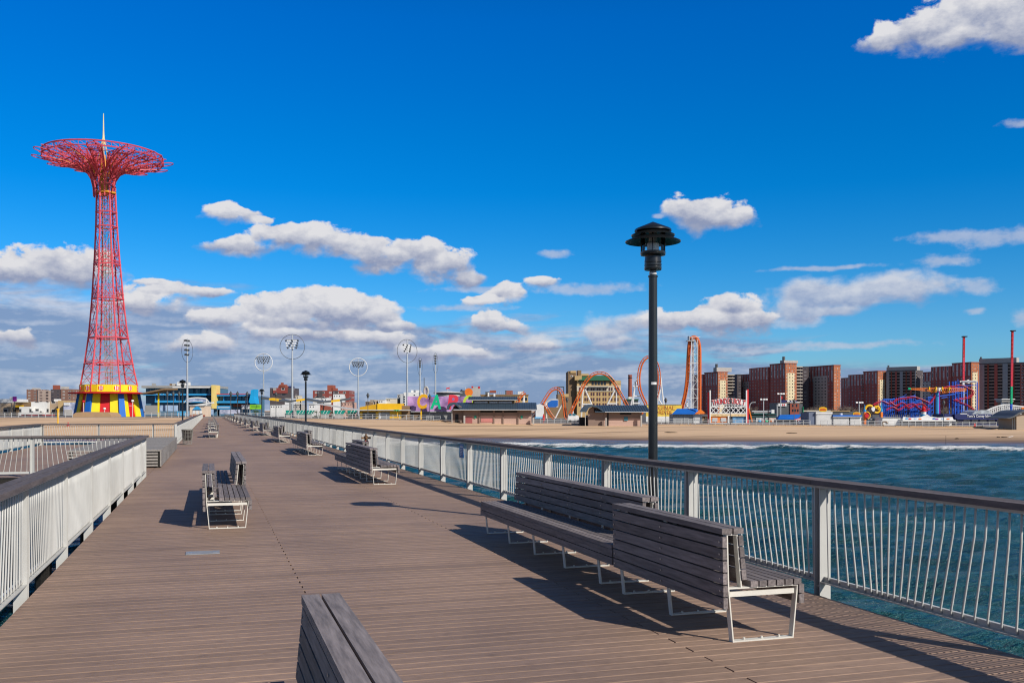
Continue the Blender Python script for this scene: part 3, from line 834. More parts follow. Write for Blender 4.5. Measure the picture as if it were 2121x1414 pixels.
for R, z in ((10.8, 68.5), (14.4, 69.1), (5.0, 66.3)):
    rg.tube([fp(R, z, 2 * pi * i / NS) for i in range(NS)], .07, 4, closed=True)
T.put(rg, 'outer_ring', f_jred)
MB().tube([(tx, 0, 60), (tx, 0, 71)], [1.2, .6], 6).build('hub', f_jor, T.root)
sp_ = MB()
for q in range(6):
    a = 2 * pi * q / 6; sp_.bar((tx + 1.5 * cos(a), 1.5 * sin(a), 69.6), (tx, 0, 76.5), .15)
sp_.tube([(tx, 0, 74), (tx, 0, 77.5), (tx, 0, 82.3)], [.38, .2, .10], 8)
T.put(sp_, 'spire', pm('cream_steel', (.74, .64, .36), .5))
# pavilion base
RB, RT, ZS = 8.8, 7.6, 6.25
def wallpt(f, z, j, off=0.0):
    r = RB + (RT - RB) * z / ZS + off
    return hexpt(r, z, ANG[j]).lerp(hexpt(r, z, ANG[(j + 1) % 6]), f)
for j in range(6):
    for f0, f1, m_, off in ((.10, .35, f_byel, 0), (.35, .66, f_red, -.35), (.66, .90, f_byel, 0)):
        lo = [wallpt(f0, -.3, j, off), wallpt(f1, -.3, j, off), wallpt(f1, -.3, j, off - .5), wallpt(f0, -.3, j, off - .5)]
        hi = [wallpt(f0, ZS, j, off), wallpt(f1, ZS, j, off), wallpt(f1, ZS, j, off - .5), wallpt(f0, ZS, j, off - .5)]
        MB().hexa(lo, hi).build('wall_panel', m_, T.root)
    lo = [wallpt(.895, -.3, j, .7), wallpt(.107, -.3, (j + 1) % 6, .7), wallpt(.107, -.3, (j + 1) % 6, -.3), wallpt(.895, -.3, j, -.3)]
    hi = [wallpt(.905, ZS, j, .7), wallpt(.097, ZS, (j + 1) % 6, .7), wallpt(.097, ZS, (j + 1) % 6, -.3), wallpt(.905, ZS, j, -.3)]
    MB().hexa(lo, hi).build('corner_pier', f_blue, T.root)
MB().lathe([(RT - .8, -.3), (RT - .8, ZS)], 6).build('inner_wall', f_dark, T.root)
r_ = MB(); r_.lathe([(10.2, ZS + .02), (10.3, ZS + .35), (7.6, ZS + .5)], 24)
T.put(r_, 'roof_slab', f_red)
wing = MB(); wing.hexa([(9.8, -3.5, ZS - .1), (10.4, 3.5, ZS - .1), (17.2, 4.2, ZS + 1.2), (16.2, -3.2, ZS + 1.1)], [(9.8, -3.5, ZS + .15), (10.4, 3.5, ZS + .15), (17.2, 4.2, ZS + 1.6), (16.2, -3.2, ZS + 1.5)])
T.put(wing, 'canopy_wing', f_tand)
MB().bar((13.4, 0, -.2), (13.4, 0, ZS + .4), .35).build('canopy_post', f_byel, T.root)
cr_ = MB(); cr_.lathe([(7.5, ZS + .52), (7.5, 8.65), (7.1, 8.65), (7.1, 8.3)], 12)
cr_ = T.put(cr_, 'crown_band', f_byel)
for q in range(12):
    a = radians(15 + 30 * q + 8); n_ = Vector((cos(a), -sin(a), 0)); tg = Vector((sin(a), cos(a), 0)); c0 = n_ * 7.34 + Vector((0, 0, 7.75))
    for i, (u0, u1, m_) in enumerate(((-.62, -.36, f_red), (-.36, -.1, f_white), (-.1, .18, f_red), (.18, .42, f_white), (.42, .62, f_red))):
        h_ = .68 * (1 - abs((u0 + u1) / 2) * .75)
        a0 = c0 + tg * u0; b0 = c0 + tg * u1
        MB().hexa([a0 - Z * h_, b0 - Z * h_, b0 - Z * h_ + n_ * .12, a0 - Z * h_ + n_ * .12], [a0 + Z * h_, b0 + Z * h_, b0 + Z * h_ + n_ * .12, a0 + Z * h_ + n_ * .12]).build('lantern_stripe', m_, cr_)

# ================================================================ far left housing
def simple(name, l, r, t, d, m, label, cat, depth=12, group=None, extra=(), part='wall', roof=None):
    f = Far(name, l, d, label, cat, group)
    f.boxes(part, m, [(l, r, t, None)], 0, depth)
    if roof: f.boxes('roof', roof, [(l - .4, r + .4, t - 1.2, t)], -.3, depth + .3)
    for nm, mm, rects, *yy in extra: f.boxes(nm, mm, rects, *(yy or (-.12, .3)))
    return f
g_l = 'apartment towers far behind the striped pavilion'
simple('apartment_tower', 55, 76, 806, 950, t_brown, 'pinkish brown stepped apartment tower, leftmost beyond the beach', 'tower block', 25, None, [('roof_block', t_bulk, [(63, 72, 803, 806.2)], 3, 12)])
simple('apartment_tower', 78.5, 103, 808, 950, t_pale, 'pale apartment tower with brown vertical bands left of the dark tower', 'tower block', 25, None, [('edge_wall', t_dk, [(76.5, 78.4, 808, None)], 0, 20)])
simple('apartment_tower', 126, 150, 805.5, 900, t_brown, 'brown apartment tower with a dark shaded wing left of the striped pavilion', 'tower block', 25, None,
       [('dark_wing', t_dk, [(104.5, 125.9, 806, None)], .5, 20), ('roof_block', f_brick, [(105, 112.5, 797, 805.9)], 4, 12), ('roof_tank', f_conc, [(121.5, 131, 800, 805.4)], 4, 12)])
simple('shop_building', 0, 26, 832, 340, t_tan, 'low shop building with a white band at the left edge of the shore', 'building', 12, None, [('white_band', f_white, [(-2, 26, 826, 834)], -.2, 11)])
f = Far('billboard', 26, 336, 'purple and white billboard above the shop roofs at far left', 'billboard'); f.boxes('panel', f_violet, [(26, 33.5, 821, 831)], 0, .4); f.boxes('white_panel', f_white, [(20, 25.9, 822, 834)], 0, .4); f.boxes('post', f_dgrey, [(28, 29, 831, None), (23, 23.8, 834, None)], .1, .35)
simple('shop_building', 33, 58, 834, 338, f_tand, 'brown shop building with a yellow awning left of the white houses', 'building', 12, None, [('awning', f_yel, [(35, 49, 839, 843)], -1, 0), ('roof_parapet', f_tan, [(32.6, 58.3, 832.5, 834)], -.2, 3)])
simple('white_house', 64.5, 97.5, 832, 334, t_white, 'white flat roofed house with upper storey windows, left of the pavilion', 'house', 10, None, [('lower_storey', t_white, [(52, 74, 842, None), (74, 92, 851, None)], -4, -.01)])
simple('tan_house', 98.5, 119, 831, 336, t_tan, 'tan brick house just right of the white house', 'house', 10, None, [('roof_hut', f_white, [(106, 113, 826, 831)], 2, 5)])
simple('tan_house', 120, 131, 829.5, 332, f_tan, 'narrow tan house with a blank front beside the mural wall', 'house', 10)
simple('mural_house', 131.5, 152, 833, 330, f_mural2, 'house with a painted mural front left of the pavilion', 'house', 10, None, [('white_bay', f_white, [(133, 145, 834, 839)], -.3, .1), ('lower_wall', f_conc, [(134, 150, 848, None)], -.3, .1)])
simple('red_wall', 44, 112, 858.5, 300, f_red, 'low red wall in front of the white houses', 'wall', .5, part='panel', extra=[('coping', f_conc, [(43.8, 112.2, 857.9, 858.5)], -.1, .6)])
f = Far('beach_post', 120, 205, 'slim yellow post standing in the sand left of the pavilion', 'post', z0=-.9); f.put(MB().tube([(0, 0, -.4), (0, 0, f.Zy(846))], .13, 8), 'pole', f_yel); f.put(MB().box(-.28, .28, -.05, .05, f.Zy(848), f.Zy(846)), 'crosspiece', f_yel)
f = Far('beach_marker', 141, 200, 'small red marker cone on the sand below the pavilion', 'marker', z0=landz(141, 200)); f.put(MB().lathe([(.35, -.1), (.35, .05), (.22, .1), (.05, .75), (0, .76)], 12), 'cone', f_red)
f = Far('sand_mound', 205, 238, 'low tan sand mound in front of the striped pavilion', 'mound', z0=-.2)
f.put(MB().prism([(f.X(165), -.4), (f.X(166), f.Zy(858)), (f.X(172), f.Zy(854)), (f.X(186), f.Zy(852.8)), (f.X(222), f.Zy(853.2)), (f.X(238), f.Zy(854.5)), (f.X(244), f.Zy(859)), (f.X(246), -.4)], -4, 2), 'mound', f_sandm)
for px, top, s in ((216.5, 844, 'short pale pink lamp in front of the red pavilion panel'), (274.5, 828, 'tall pale pink lamp with a side arm at the right of the pavilion'), (173, 829, 'pale lamp with a red top at the left of the pavilion')):
    f = Far('globe_lamp', px, 240, s, 'lamp'); z = f.Zy(top)
    f.put(MB().tube([(0, 0, -.3), (0, 0, z - .5)], .12, 8), 'pole', f_pink); f.put(MB().lathe([(0, z - .55), (.3, z - .45), (.38, z - .2), (.25, z), (0, z + .05)], 12), 'globe', f_red if px < 200 else f_white, True)
    if top < 829 and px > 200: f.put(MB().box(-.8, 0, -.05, .05, z - 1.5, z - 1.35), 'side_arm', f_pink)

# ================================================================ ballpark building
B = Far('ballpark_building', 297, 300, 'long blue ballpark grandstand building with a yellow fin wall', 'building')
B.boxes('rear_wall', pm('slate_blue_wall', (.07, .17, .27), .7), [(297, 445, 804, None), (450, 524, 819, None)], 2.0, 14)
B.boxes('roof', f_grey, [(296, 445, 798.5, 803.5)], -1.2, 14.2)
B.boxes('roof_edge', f_white, [(360, 445, 800.5, 803.4)], -1.3, -1.21)
B.boxes('roof_unit', f_white, [(360, 377, 790, 798.4)], 3, 8); B.boxes('roof_unit', f_grey, [(307, 311, 793, 798.4)], 3, 5); B.boxes('roof_unit', f_tand, [(344, 348, 793.5, 798.4)], 3, 5); B.boxes('roof_unit', f_conc, [(349, 354, 793.5, 798.4)], 3, 5)
for i, px in enumerate((304, 313, 322, 333, 345, 357, 366, 376, 392, 407, 420, 434)):
    B.boxes('upper_window', f_teal, [(px - 5.5, px + 4.5, 804.5, 814.5)], 1.4, 1.6)
B.boxes('mullions', f_white, [(x, x + .7, 804, 815) for x in (309, 318, 332, 356, 371.5, 405, 432)], 1.2, 1.39)
B.boxes('balcony_band', f_sky, [(298, 445, 815, 818.5), (322, 445, 829, 833.5), (450, 524, 830, 834.5), (450, 526, 817.2, 820)], -.6, 2)
B.boxes('lower_window', f_teal, [(x, x + 9.5, 819, 828.6) for x in range(316, 440, 11)], 1.4, 1.7)
B.boxes('wing_window', f_teal, [(x, x + 10, 820.4, 829.6) for x in range(451, 522, 12)], 1.4, 1.7)
B.boxes('columns', f_sky, [(x, x + 1.1, 815, 833) for x in (320.5, 361, 384, 424)] + [(462, 463, 817, 833), (488, 489, 817, 833), (510, 511, 817, 833)], .3, 1.3)
B.boxes('rail_light', f_white, [(x, x + 1, 816, 817) for x in range(326, 372, 7)], -.75, -.61)
B.boxes('red_trim', f_red, [(450, 519, 815.6, 817)], -.7, 2)
B.boxes('brick_wall', f_brick, [(481, 521, 836.5, 842)], 1.0, 1.9)
B.boxes('fin_wall', pm('pale_yellow_fin', (.80, .62, .20), .6), [(443, 450, 797.5, 846)], -2.5, 3)
B.poly('blue_wedge', f_cyan, [(522, 836), (519, 832), (522.5, 817), (523, 808), (530, 806), (529.5, 822), (532, 836)], -2, 3)
B.boxes('shade_fin', f_sky, [(281, 297, 812, 817)], 0, 3)
f = Far('entrance_arch', 408, 285, 'white arched entrance sign in front of the blue ballpark', 'arch')
arc = [f.P(388 + 40 * t, 826 - 2.2 * sin(pi * t)) for t in [q / 12 for q in range(13)]]
mb = MB(); mb.tube(arc, .22, 6); mb.tube([p - Vector((0, 0, .95)) for p in arc], .14, 6)
for a_, b_ in ((388, 381), (428, 434)): mb.bar(f.P(a_, 826), f.P(a_, 862), .35); mb.bar(f.P(a_, 826), f.P(b_, 834), .2)
mb.bar(f.P(395, 841), f.P(443, 833.5), .45)
f.put(mb, 'frame', f_white); f.put(MB().prism([(p.x, p.z - .05) for p in arc] + [(p.x, p.z - .9) for p in reversed(arc)], -.1, .1), 'sign_panel', pm('pale_lilac_sign', (.35, .42, .62), .6, v=.5, s=1.5))
f = Far('ticket_kiosk', 393, 262, 'cream kiosk with a blue pediment at the end of the pier', 'kiosk')
f.boxes('wall', pm('cream_render', (.70, .55, .42), .8), [(393, 425, 840, None)], 0, 5); f.boxes('roof', f_white, [(392, 426, 838.6, 840)], -.4, 5.2)
f.poly('pediment', f_sky, [(399, 848.5), (402, 845), (407, 841.2), (410, 841.2), (415, 845), (418, 848.5)], -.25, -.01)
f.boxes('window', f_white, [(399, 404.5, 850, 856.5)], -.1, -.01); f.boxes('window', f_white, [(413, 418.5, 850, 856.5)], -.1, -.01); f.boxes('door', f_white, [(406, 411, 850, 857.5)], -.1, -.01)
f.boxes('base', f_brick, [(393, 425, 859, None)], -.15, -.01)
for l, r, t, b_, m_, s in ((449, 478.5, 840, 847, f_sky, 'sky blue banner hung right of the yellow fin wall'), (500.5, 516.5, 838.5, 846.5, f_white, 'white banner beside the lime green banner'), (517.5, 541, 838, 847, f_lime, 'lime green banner on the ballpark fence'),
                          (331, 368, 839, 851, f_lblue, 'pale blue mural panel left of the entrance arch'), (367, 391, 851.5, 861, f_cyan, 'cyan panel low on the fence by the kiosk'), (426, 442, 847, 859, f_lblue, 'pale blue patterned panel between the kiosk and the yellow fin'),
                          (455, 497, 848, 857, f_mural2, 'dark blue patterned panel on the fence under the sky blue banner'), (300, 330, 839, 858, f_grey, 'dark screen panel between the pavilion and the pale mural')):
    f = Far('fence_banner', l, 284, s, 'banner'); f.boxes('panel', m_, [(l, r, t, b_)], 0, .15); f.boxes('posts', f_lgrey, [(l + .2, l + .6, t, None), (r - .6, r - .2, t, None)], .16, .3)
    if m_ is f_sky or m_ is f_lime: f.boxes('text_band', f_white if m_ is f_sky else f_green, [(l + 2, r - 3, t + 2.8, t + 4.4)], -.03, -.005)
# ================================================================ railings and sand fences on the boardwalk
def walk_rail(l, r, d, label):
    f = Far('boardwalk_railing', l, d, label, 'railing')
    mb = MB(); st = 55.0; x = l
    pts = []
    while x <= r + .1: pts.append(Vector((f.X(x), 0, G(x) + .12 - f.z0))); x += min(14, st)
    for a, b in zip(pts, pts[1:]):
        for h in (1.12, .75, .4): mb.tube([a + Z * h, b + Z * h], .045, 5)
    f.put(mb, 'rails', f_lgrey)
    pmb = MB().box(-.05, .05, -.05, .05, 0, 1.14); post = None
    for p in pts:
        if post is None: post = q = f.put(pmb, 'post', f_lgrey)
        else: q = post.copy(); COL.objects.link(q); q.parent = f.root
        q.location = p
walk_rail(-60, 150, 228, 'pale pipe railing on the boardwalk left of the pavilion')
walk_rail(300, 405, 228, 'pale pipe railing on the boardwalk between the pavilion and the pier')
walk_rail(492, 925, 228, 'pale pipe railing on the boardwalk in front of the yellow building')
walk_rail(1106, 1204, 228, 'pale pipe railing on the boardwalk between the two restroom pavilions')
walk_rail(1342, 1690, 228, 'pale pipe railing on the boardwalk below the lattice sign')
walk_rail(1700, 2072, 228, 'pale pipe railing on the boardwalk below the white shuttered stalls')
def sand_fence(l, r, top, bot, label, d=223.5):
    f = Far('sand_fence', l, d, label, 'fence'); n = max(1, int((r - l) / 22)); 
    mb = MB(); w = (r - l) / n
    for i in range(n):
        a, b = l + i * w, l + (i + 1) * w
        j = random.uniform(-.6, .6)
        za, zb = H - (top + j - HY) * f.k - f.z0, H - (bot - HY) * f.k - f.z0
        x = f.X(a)
        while x < f.X(b) - .06:
            mb.box(x, x + .075, 0, .03, zb - .3, za + random.uniform(-.08, .08)); x += .10
        mb.bar((f.X(a), .05, za - .25), (f.X(b), .05, za - .25), .05); mb.bar((f.X(a), .05, zb + .25), (f.X(b), .05, zb + .25), .05)
    f.put(mb, 'slat_panel', f_slat)
    for i in range(n + 1):
        x = f.X(l + i * w); f.put(MB().box(x - .05, x + .05, .06, .16, H - (bot - HY) * f.k - f.z0 - .4, H - (top - 2 - HY) * f.k - f.z0), 'post', f_tand)
sand_fence(602, 735, 868.5, 875, 'tan slat sand fence behind the second lamp post')
sand_fence(738, 940, 871, 879, 'tan slat sand fence below the yellow building and the letter wall')
sand_fence(1340, 1500, 879, 887, 'tan slat sand fence below the blue roofed hut')
sand_fence(1505, 1700, 880.5, 888.5, 'tan slat sand fence below the lattice sign')
sand_fence(1705, 1880, 882.5, 889.5, 'weathered slat sand fence below the white shuttered stalls')
sand_fence(1885, 2035, 882.5, 891, 'bright tan slat sand fence below the white wavy building')
sand_fence(2055, 2150, 887.5, 895, 'tan slat sand fence at the right edge below the curved roof', 216)

# ================================================================ boardwalk lamps and floodlights
def bw_lamp():
    r = thing('lamp_post', (0, 0, 0), 0, 'x', 'lamp post', 'slim dark lamp posts on the boardwalk')
    MB().tube([(0, 0, -.2), (0, 0, .6), (0, 0, .62), (0, 0, 5.0)], [.16, .14, .08, .06], 8).build('pole', f_dgrey, r)
    MB().lathe([(.10, 5.0), (.22, 5.1), (.24, 5.5), (.42, 5.55), (.34, 5.8), (.2, 6.0), (.05, 6.3), (0, 6.35)], 10).build('lantern', f_lampd, r, smooth=radians(40))
    return r
bl = None
for px, s in ((346.5, 'slim dark boardwalk lamp left of the tall pier lamp, before the dark screen'), (359, 'slim dark boardwalk lamp in front of the pale blue mural'), (371, 'slim dark boardwalk lamp by the cyan panel'), (492, 'slim dark boardwalk lamp at the pier end below the brick trim'),
              (512, 'slim dark boardwalk lamp in front of the white banner'), (571.6, 'slim dark boardwalk lamp under the zigzag canopy'), (762, 'slim dark boardwalk lamp in front of the yellow building'), (890, 'slim dark boardwalk lamp between the gold and green letters'),
              (1174.5, 'slim dark boardwalk lamp at the foot of the orange coaster'), (1379, 'slim dark boardwalk lamp left of the blue roofed hut'), (1513, 'slim dark boardwalk lamp in front of the lattice sign'), (1645, 'slim dark boardwalk lamp beside the striped ramp sign'), (1954.5, 'slim dark boardwalk lamp at the right end of the white wavy building'), (478, 'slim dark boardwalk lamp near the pier end right of the yellow fin')):
    q = bl = bw_lamp() if bl is None else copy_tree(bl)
    q.location = cfz(px, G(px) + .1, 231); q['label'] = s

def floodlight(px, top, cy, cr, d, label, rx=None, l0=0, l1=0, wide=11, side=False, ringm=None, lm=None):
    f = Far('floodlight_mast', px, d, label, 'floodlight mast', 'ballpark floodlight masts')
    zt, zc, R = f.Zy(top), f.Zy(cy), cr * f.k
    f.put(MB().tube([(0, 0, -.5), (0, 0, zc - R), (0, 0, zt)], [.34, .24, .14], 8), 'pole', f_pole)
    a = radians(80) if side else (math.asin(0) if rx is None else math.acos(min(1, rx / cr)))
    ux = Vector((cos(a), sin(a), 0))
    f.put(MB().tube([ux * (R * cos(2 * pi * q / 40)) + Vector((0, 0, zc + R * sin(2 * pi * q / 40))) for q in range(40)], (.05 if side else .07) if ringm else .15, 5, closed=True), 'ring', ringm or f_white)
    za, zb = f.Zy(l0), f.Zy(l1); rows = 4; hw = wide * f.k
    fr_ = MB()
    for i in range(rows):
        z = za + (zb - za) * i / (rows - 1); fr_.bar(ux * -hw + Z * z, ux * hw + Z * z, .12)
    arr = f.put(fr_, 'crossarms', f_lampd)
    n = 0
    for i in range(rows):
        z = za + (zb - za) * i / (rows - 1); m = 7 - i if not side else 5
        for j in range(m):
            u = (j / (m - 1) * 2 - 1) * hw * (1 - .10 * i)
            p = ux * u + Vector((0, -.35, z - .28)); w = .22
            MB().hexa([p + Vector((-w, -.28, -.2)), p + Vector((w, -.28, -.2)), p + Vector((w * .6, .25, -.1)), p + Vector((-w * .6, .25, -.1))],
                      [p + Vector((-w, -.16, .24)), p + Vector((w, -.16, .24)), p + Vector((w * .6, .28, .16)), p + Vector((-w * .6, .28, .16))]).build('floodlight', lm or (f_lampw if (j + i) % 3 else f_lampd), f.root)
floodlight(388, 701, 727, 23, 275, 'floodlight mast seen edge on, behind the left pier lamp', l0=704, l1=733, wide=9, side=True, ringm=f_lampd, lm=f_lampd)
floodlight(546, 733, 750, 18, 380, 'floodlight mast with a bright white ring above the lime banner', l0=739, l1=750, wide=13, lm=f_lampd)
floodlight(605.5, 693, 718, 25.5, 268, 'tallest floodlight mast with a thin dark ring, behind the second lamp post', l0=704, l1=719, wide=12.5, ringm=f_dgrey)
floodlight(742, 743, 760, 18.5, 380, 'floodlight mast with a bright white ring left of the yellow building', l0=749, l1=758, wide=12, lm=f_lampd)
floodlight(843.5, 703, 727, 24, 285, 'thick floodlight mast with a dark half seen ring left of the gold letter', rx=19, l0=713, l1=726, wide=9, ringm=f_dgrey)
floodlight(870, 741, 759, 18.5, 350, 'short floodlight mast with a narrow ring behind the gold letter', l0=746, l1=758, wide=4, side=True, ringm=f_dgrey, lm=f_lampd)
floodlight(902, 731, 752, 21, 330, 'floodlight mast with a narrow ring behind the green letter', l0=736, l1=751, wide=5, side=True, ringm=f_dgrey, lm=f_lampd)

# ================================================================ brick blocks and zigzag canopy
simple('brick_block', 559, 604, 803, 520, t_dk, 'dark brick block with an orange rooftop gable behind the zigzag canopy', 'building', 18, None,
       [('gable', f_brick, [(576, 596, 799, 802.9), (578, 590, 796, 802.9)], .1, 6), ('chimney', f_brick, [(576, 580.5, 791.5, 799)], 6.1, 8), ('side_tower', f_navy, [(597, 603, 799, 802.9)], 1, 8), ('red_front', t_red, [(566, 596, 803.2, 814)], -.4, -.02)])
simple('brick_block', 648, 724, 808.5, 620, t_red, 'wide red brick apartment block with a stepped roof right of the second lamp post', 'building', 20, None,
       [('roof_block', f_brick, [(676, 688, 797, 808.4), (684, 693, 803, 808.4)], 3, 12), ('balconies', t_dk, [(658, 668, 809, 828), (690, 700, 809, 826)], -.5, -.02)])
f = Far('zigzag_canopy', 545, 262, 'black and yellow zigzag canopy roof on posts behind the second lamp post', 'canopy')
pts = [(543, 822.5), (560, 824.6), (580, 827), (600, 829.8), (616, 827.6), (634, 825.2), (651, 828.2), (669, 831), (688, 829), (706, 827), (724, 824.6)]
for i, (a, b) in enumerate(zip(pts, pts[1:])):
    A, Bp = f.P(*a), f.P(*b); h = .5
    MB().hexa([A + Vector((0, -1.5, -h)), Bp + Vector((0, -1.5, -h)), Bp + Vector((0, 2.5, -h + .2)), A + Vector((0, 2.5, -h + .2))], [A + Vector((0, -1.5, 0)), Bp + Vector((0, -1.5, 0)), Bp + Vector((0, 2.5, .2)), A + Vector((0, 2.5, .2))]).build('roof_panel', f_yel if i in (1, 4, 8) else f_dgrey, f.root)
for px, py in ((600, 830), (622, 828), (669, 831), (706, 828)): f.boxes('post', f_dgrey, [(px - .8, px + .8, py, None)], .2, .6)
f = Far('shed_roof', 607, 258, 'long low curved grey shed roof sloping down towards the yellow building', 'roof')
pts = [(607, 834), (635, 834.6), (665, 836), (695, 841), (720, 845.2), (745, 847.6)]
for a, b in zip(pts, pts[1:]):
    A, Bp = f.P(*a), f.P(*b); MB().hexa([A + Vector((0, -2, -.22)), Bp + Vector((0, -2, -.22)), Bp + Vector((0, 3, -.1)), A + Vector((0, 3, -.1))], [A + Vector((0, -2, 0)), Bp + Vector((0, -2, 0)), Bp + Vector((0, 3, .1)), A + Vector((0, 3, .1))]).build('roof_panel', f_lgrey, f.root)
f.boxes('post', f_lgrey, [(688, 689, 840, None)], 0, .2); f.boxes('post', f_lgrey, [(612, 613, 834, None)], 0, .2); f.boxes('post', f_lgrey, [(738, 739, 847, None)], 0, .2)
for l, r, s in ((589, 604, 'green slanted seating panel left of the tall mast foot'), (611, 649, 'wide green slanted seating panel behind the second lamp post'), (661, 684, 'green slanted seating panel between two bushes'), (690, 714, 'green slanted seating panel with white gaps left of the yellow building'), (717, 738, 'green slanted seating panel nearest to the yellow building')):
    f = Far('seating_bank', l, 252, s, 'seating', 'green seating banks beside the boardwalk')
    z0, z1 = f.Zy(858), f.Zy(849.5); xl, xr = f.X(l), f.X(r)
    MB().hexa([(xl + .4, 0, z0), (xr - .4, 0, z0), (xr - .4, .3, z0), (xl + .4, .3, z0)], [(xl, 1.6, z1), (xr, 1.6, z1), (xr, 1.9, z1), (xl, 1.9, z1)]).build('panel', f_gseat, f.root)
    f.put(MB().box(xl + .4, xr - .4, .1, .4, -.2, z0 - .01), 'base', f_conc)
    q = MB(); x = xl + .9
    while x < xr - .6: q.hexa([(x, -.03, z0 + .1), (x + .1, -.03, z0 + .1), (x + .1, -.01, z0 + .1), (x, -.01, z0 + .1)], [(x + .25, 1.55, z1), (x + .35, 1.55, z1), (x + .35, 1.57, z1), (x + .25, 1.57, z1)]); x += .8
    f.put(q, 'divider_bars', f_white)
def leafy(name, px, d, w, h, label, cat, seed, m=None, n=500, trunk=.12, base=0.3, group=None, z0=None):
    rnd = random.Random(seed); f = Far(name, px, d, label, cat, group, z0=z0)
    f.put(MB().tube([(0, 0, -.3), (.05 * h, 0, h * .35), (-.02 * h, .03 * h, h * .8)], [trunk, trunk * .7, trunk * .2], 6), 'trunk', f_bark)
    cl = [(rnd.gauss(0, w * .26), rnd.gauss(0, w * .26), rnd.uniform(base, .95) * h) for _ in range(14)]; mb = MB()
    for i in range(n):
        c = rnd.choice(cl); p = Vector(c) + Vector((rnd.gauss(0, w * .1), rnd.gauss(0, w * .1), rnd.gauss(0, h * .08)))
        if p.z < .05: continue
        s = rnd.uniform(.03, .07) * max(w, h) * .8
        u = Vector((rnd.gauss(0, 1), rnd.gauss(0, 1), rnd.gauss(0, 1))).normalized(); v = u.orthogonal().normalized()
        mb.face([p - u * s, p + v * s * .6, p + u * s, p - v * s * .6])
    f.put(mb, 'foliage', m or f_leaf); return f
for i, (px, w, h, s) in enumerate(((529, 2.6, 1.9, 'dark green bush in front of the lime banner'), (655, 2.0, 2.2, 'dark green bush between the second lamp post and the seating'), (687, 1.2, 2.0, 'small dark bush behind the thin roof post'), (728, 2.2, 1.7, 'round dark bush left of the yellow building'), (741, 1.3, 1.4, 'small olive bush at the foot of the white ringed mast'))):
    leafy('bush', px, 250, w, h, s, 'bush', 40 + i, base=.1, group='bushes beside the boardwalk', n=350)
for l, r, t, m_, d, s in ((590, 603, 825, f_white, 300, 'small white gabled building behind the zigzag canopy'), (611, 618, 819, f_cream, 430, 'cream building with rooftop vents beside the tallest mast'), (648, 655, 824, f_white, 330, 'white low block behind the zigzag canopy centre'), (666, 677, 823.5, f_white, 330, 'white flat block left of the stepped white building'), (690, 706, 816, f_white, 340, 'stepped white building in front of the red brick block'),
                       (707, 730, 833, f_pinkw, 300, 'pale pink building left of the white ringed mast'), (640, 652, 838, f_white, 290, 'white van like hut beside the second lamp post'), (606, 624, 838, f_conc, 290, 'pale low stall beside the tallest mast'), (560, 585, 838, f_white, 290, 'white long stall under the zigzag canopy'), (663, 676, 837, f_brick, 300, 'red low stall behind the bushes')):
    fl = simple('low_building', l, r, t, d, m_, s, 'building', 8)
    fl.boxes('parapet', f_conc, [(l - .3, r + .3, t - .6, t)], -.2, 8.2)
    n_ = max(2, int((r - l) / 5)); zz = t + 3
    for i in range(n_):
        x = l + (i + .5) * (r - l) / n_; fl.boxes('window', f_glass, [(x - .8, x + .8, zz, zz + 2.4)], -.06, -.005)
for l, r, t, m_, d, s in ((757, 765, 831.5, f_tand, 330, 'small dark building behind the left end of the yellow building'), (766, 776, 828, t_tan, 340, 'brown brick building with a white parapet behind the yellow building'), (784, 797, 828, f_white, 345, 'white building with dark vents behind the yellow building'), (799, 822, 825, f_cream, 350, 'cream building with arched openings behind the yellow building'), (823, 833, 817, f_conc, 360, 'grey stair tower building left of the letter wall')):
    fl = simple('low_building', l, r, t, d, m_, s, 'building', 9)
    fl.boxes('parapet', f_white, [(l - .3, r + .3, t - .8, t)], -.2, 9.2)
    for i in range(2): fl.boxes('window', f_glass, [(l + 2 + i * 4.2, l + 3.8 + i * 4.2, t + 2, t + 5)], -.06, -.005)

# ================================================================ yellow building, palm, letter wall
Y = Far('yellow_building', 745, 250, 'yellow building with grey roller shutters on the boardwalk', 'building')
Y.boxes('wall', f_yel, [(782, 831, 850, None)], 0, 8); Y.boxes('fascia', f_yel, [(782, 831, 835.6, 848)], -.4, 8)
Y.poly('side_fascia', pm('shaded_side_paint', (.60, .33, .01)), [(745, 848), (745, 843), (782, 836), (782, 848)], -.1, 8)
Y.boxes('eave', f_lgrey, [(735, 850, 847.9, 849.8)], -1.6, 0.6)
Y.boxes('side_wall', f_yel, [(745, 750, 850, None), (778, 781.9, 850, None), (745, 782, 850, 853)], .2, 8)
Y.boxes('shutter', f_dgrey, [(750, 778, 853, None)], .8, 1.1); Y.boxes('shutter', f_shut, [(790, 807, 853, None)], -.12, -.02); Y.boxes('door', f_white, [(784.5, 789.5, 854, None)], -.12, -.02)
Y.boxes('rear_wing', f_tand, [(831.1, 845, 840, None)], 1, 8)
p = Far('palm_tree', 824, 246, 'small artificial palm tree with green fronds beside the yellow building', 'palm tree')
p.put(MB().tube([(0, 0, -.2), (-.1, 0, 1.2), (-.35, 0, p.Zy(850))], [.16, .13, .11], 8), 'trunk', f_gold)
fr_ = MB(); c0 = Vector((-.35, 0, p.Zy(850)))
for q in range(9):
    a = 2 * pi * q / 9; u = Vector((cos(a), sin(a), 0)); w_ = Vector((-sin(a), cos(a), 0)) * .16
    fr_.face([c0 - w_ * .3, c0 + u * .5 + Z * .22 - w_, c0 + u * 1.15 - Z * .25, c0 + u * .5 + Z * .22 + w_])
p.put(fr_, 'fronds', f_green2)
W_ = Far('letter_wall_building', 844, 256, 'long low building with a purple painted upper wall carrying large letters', 'building')
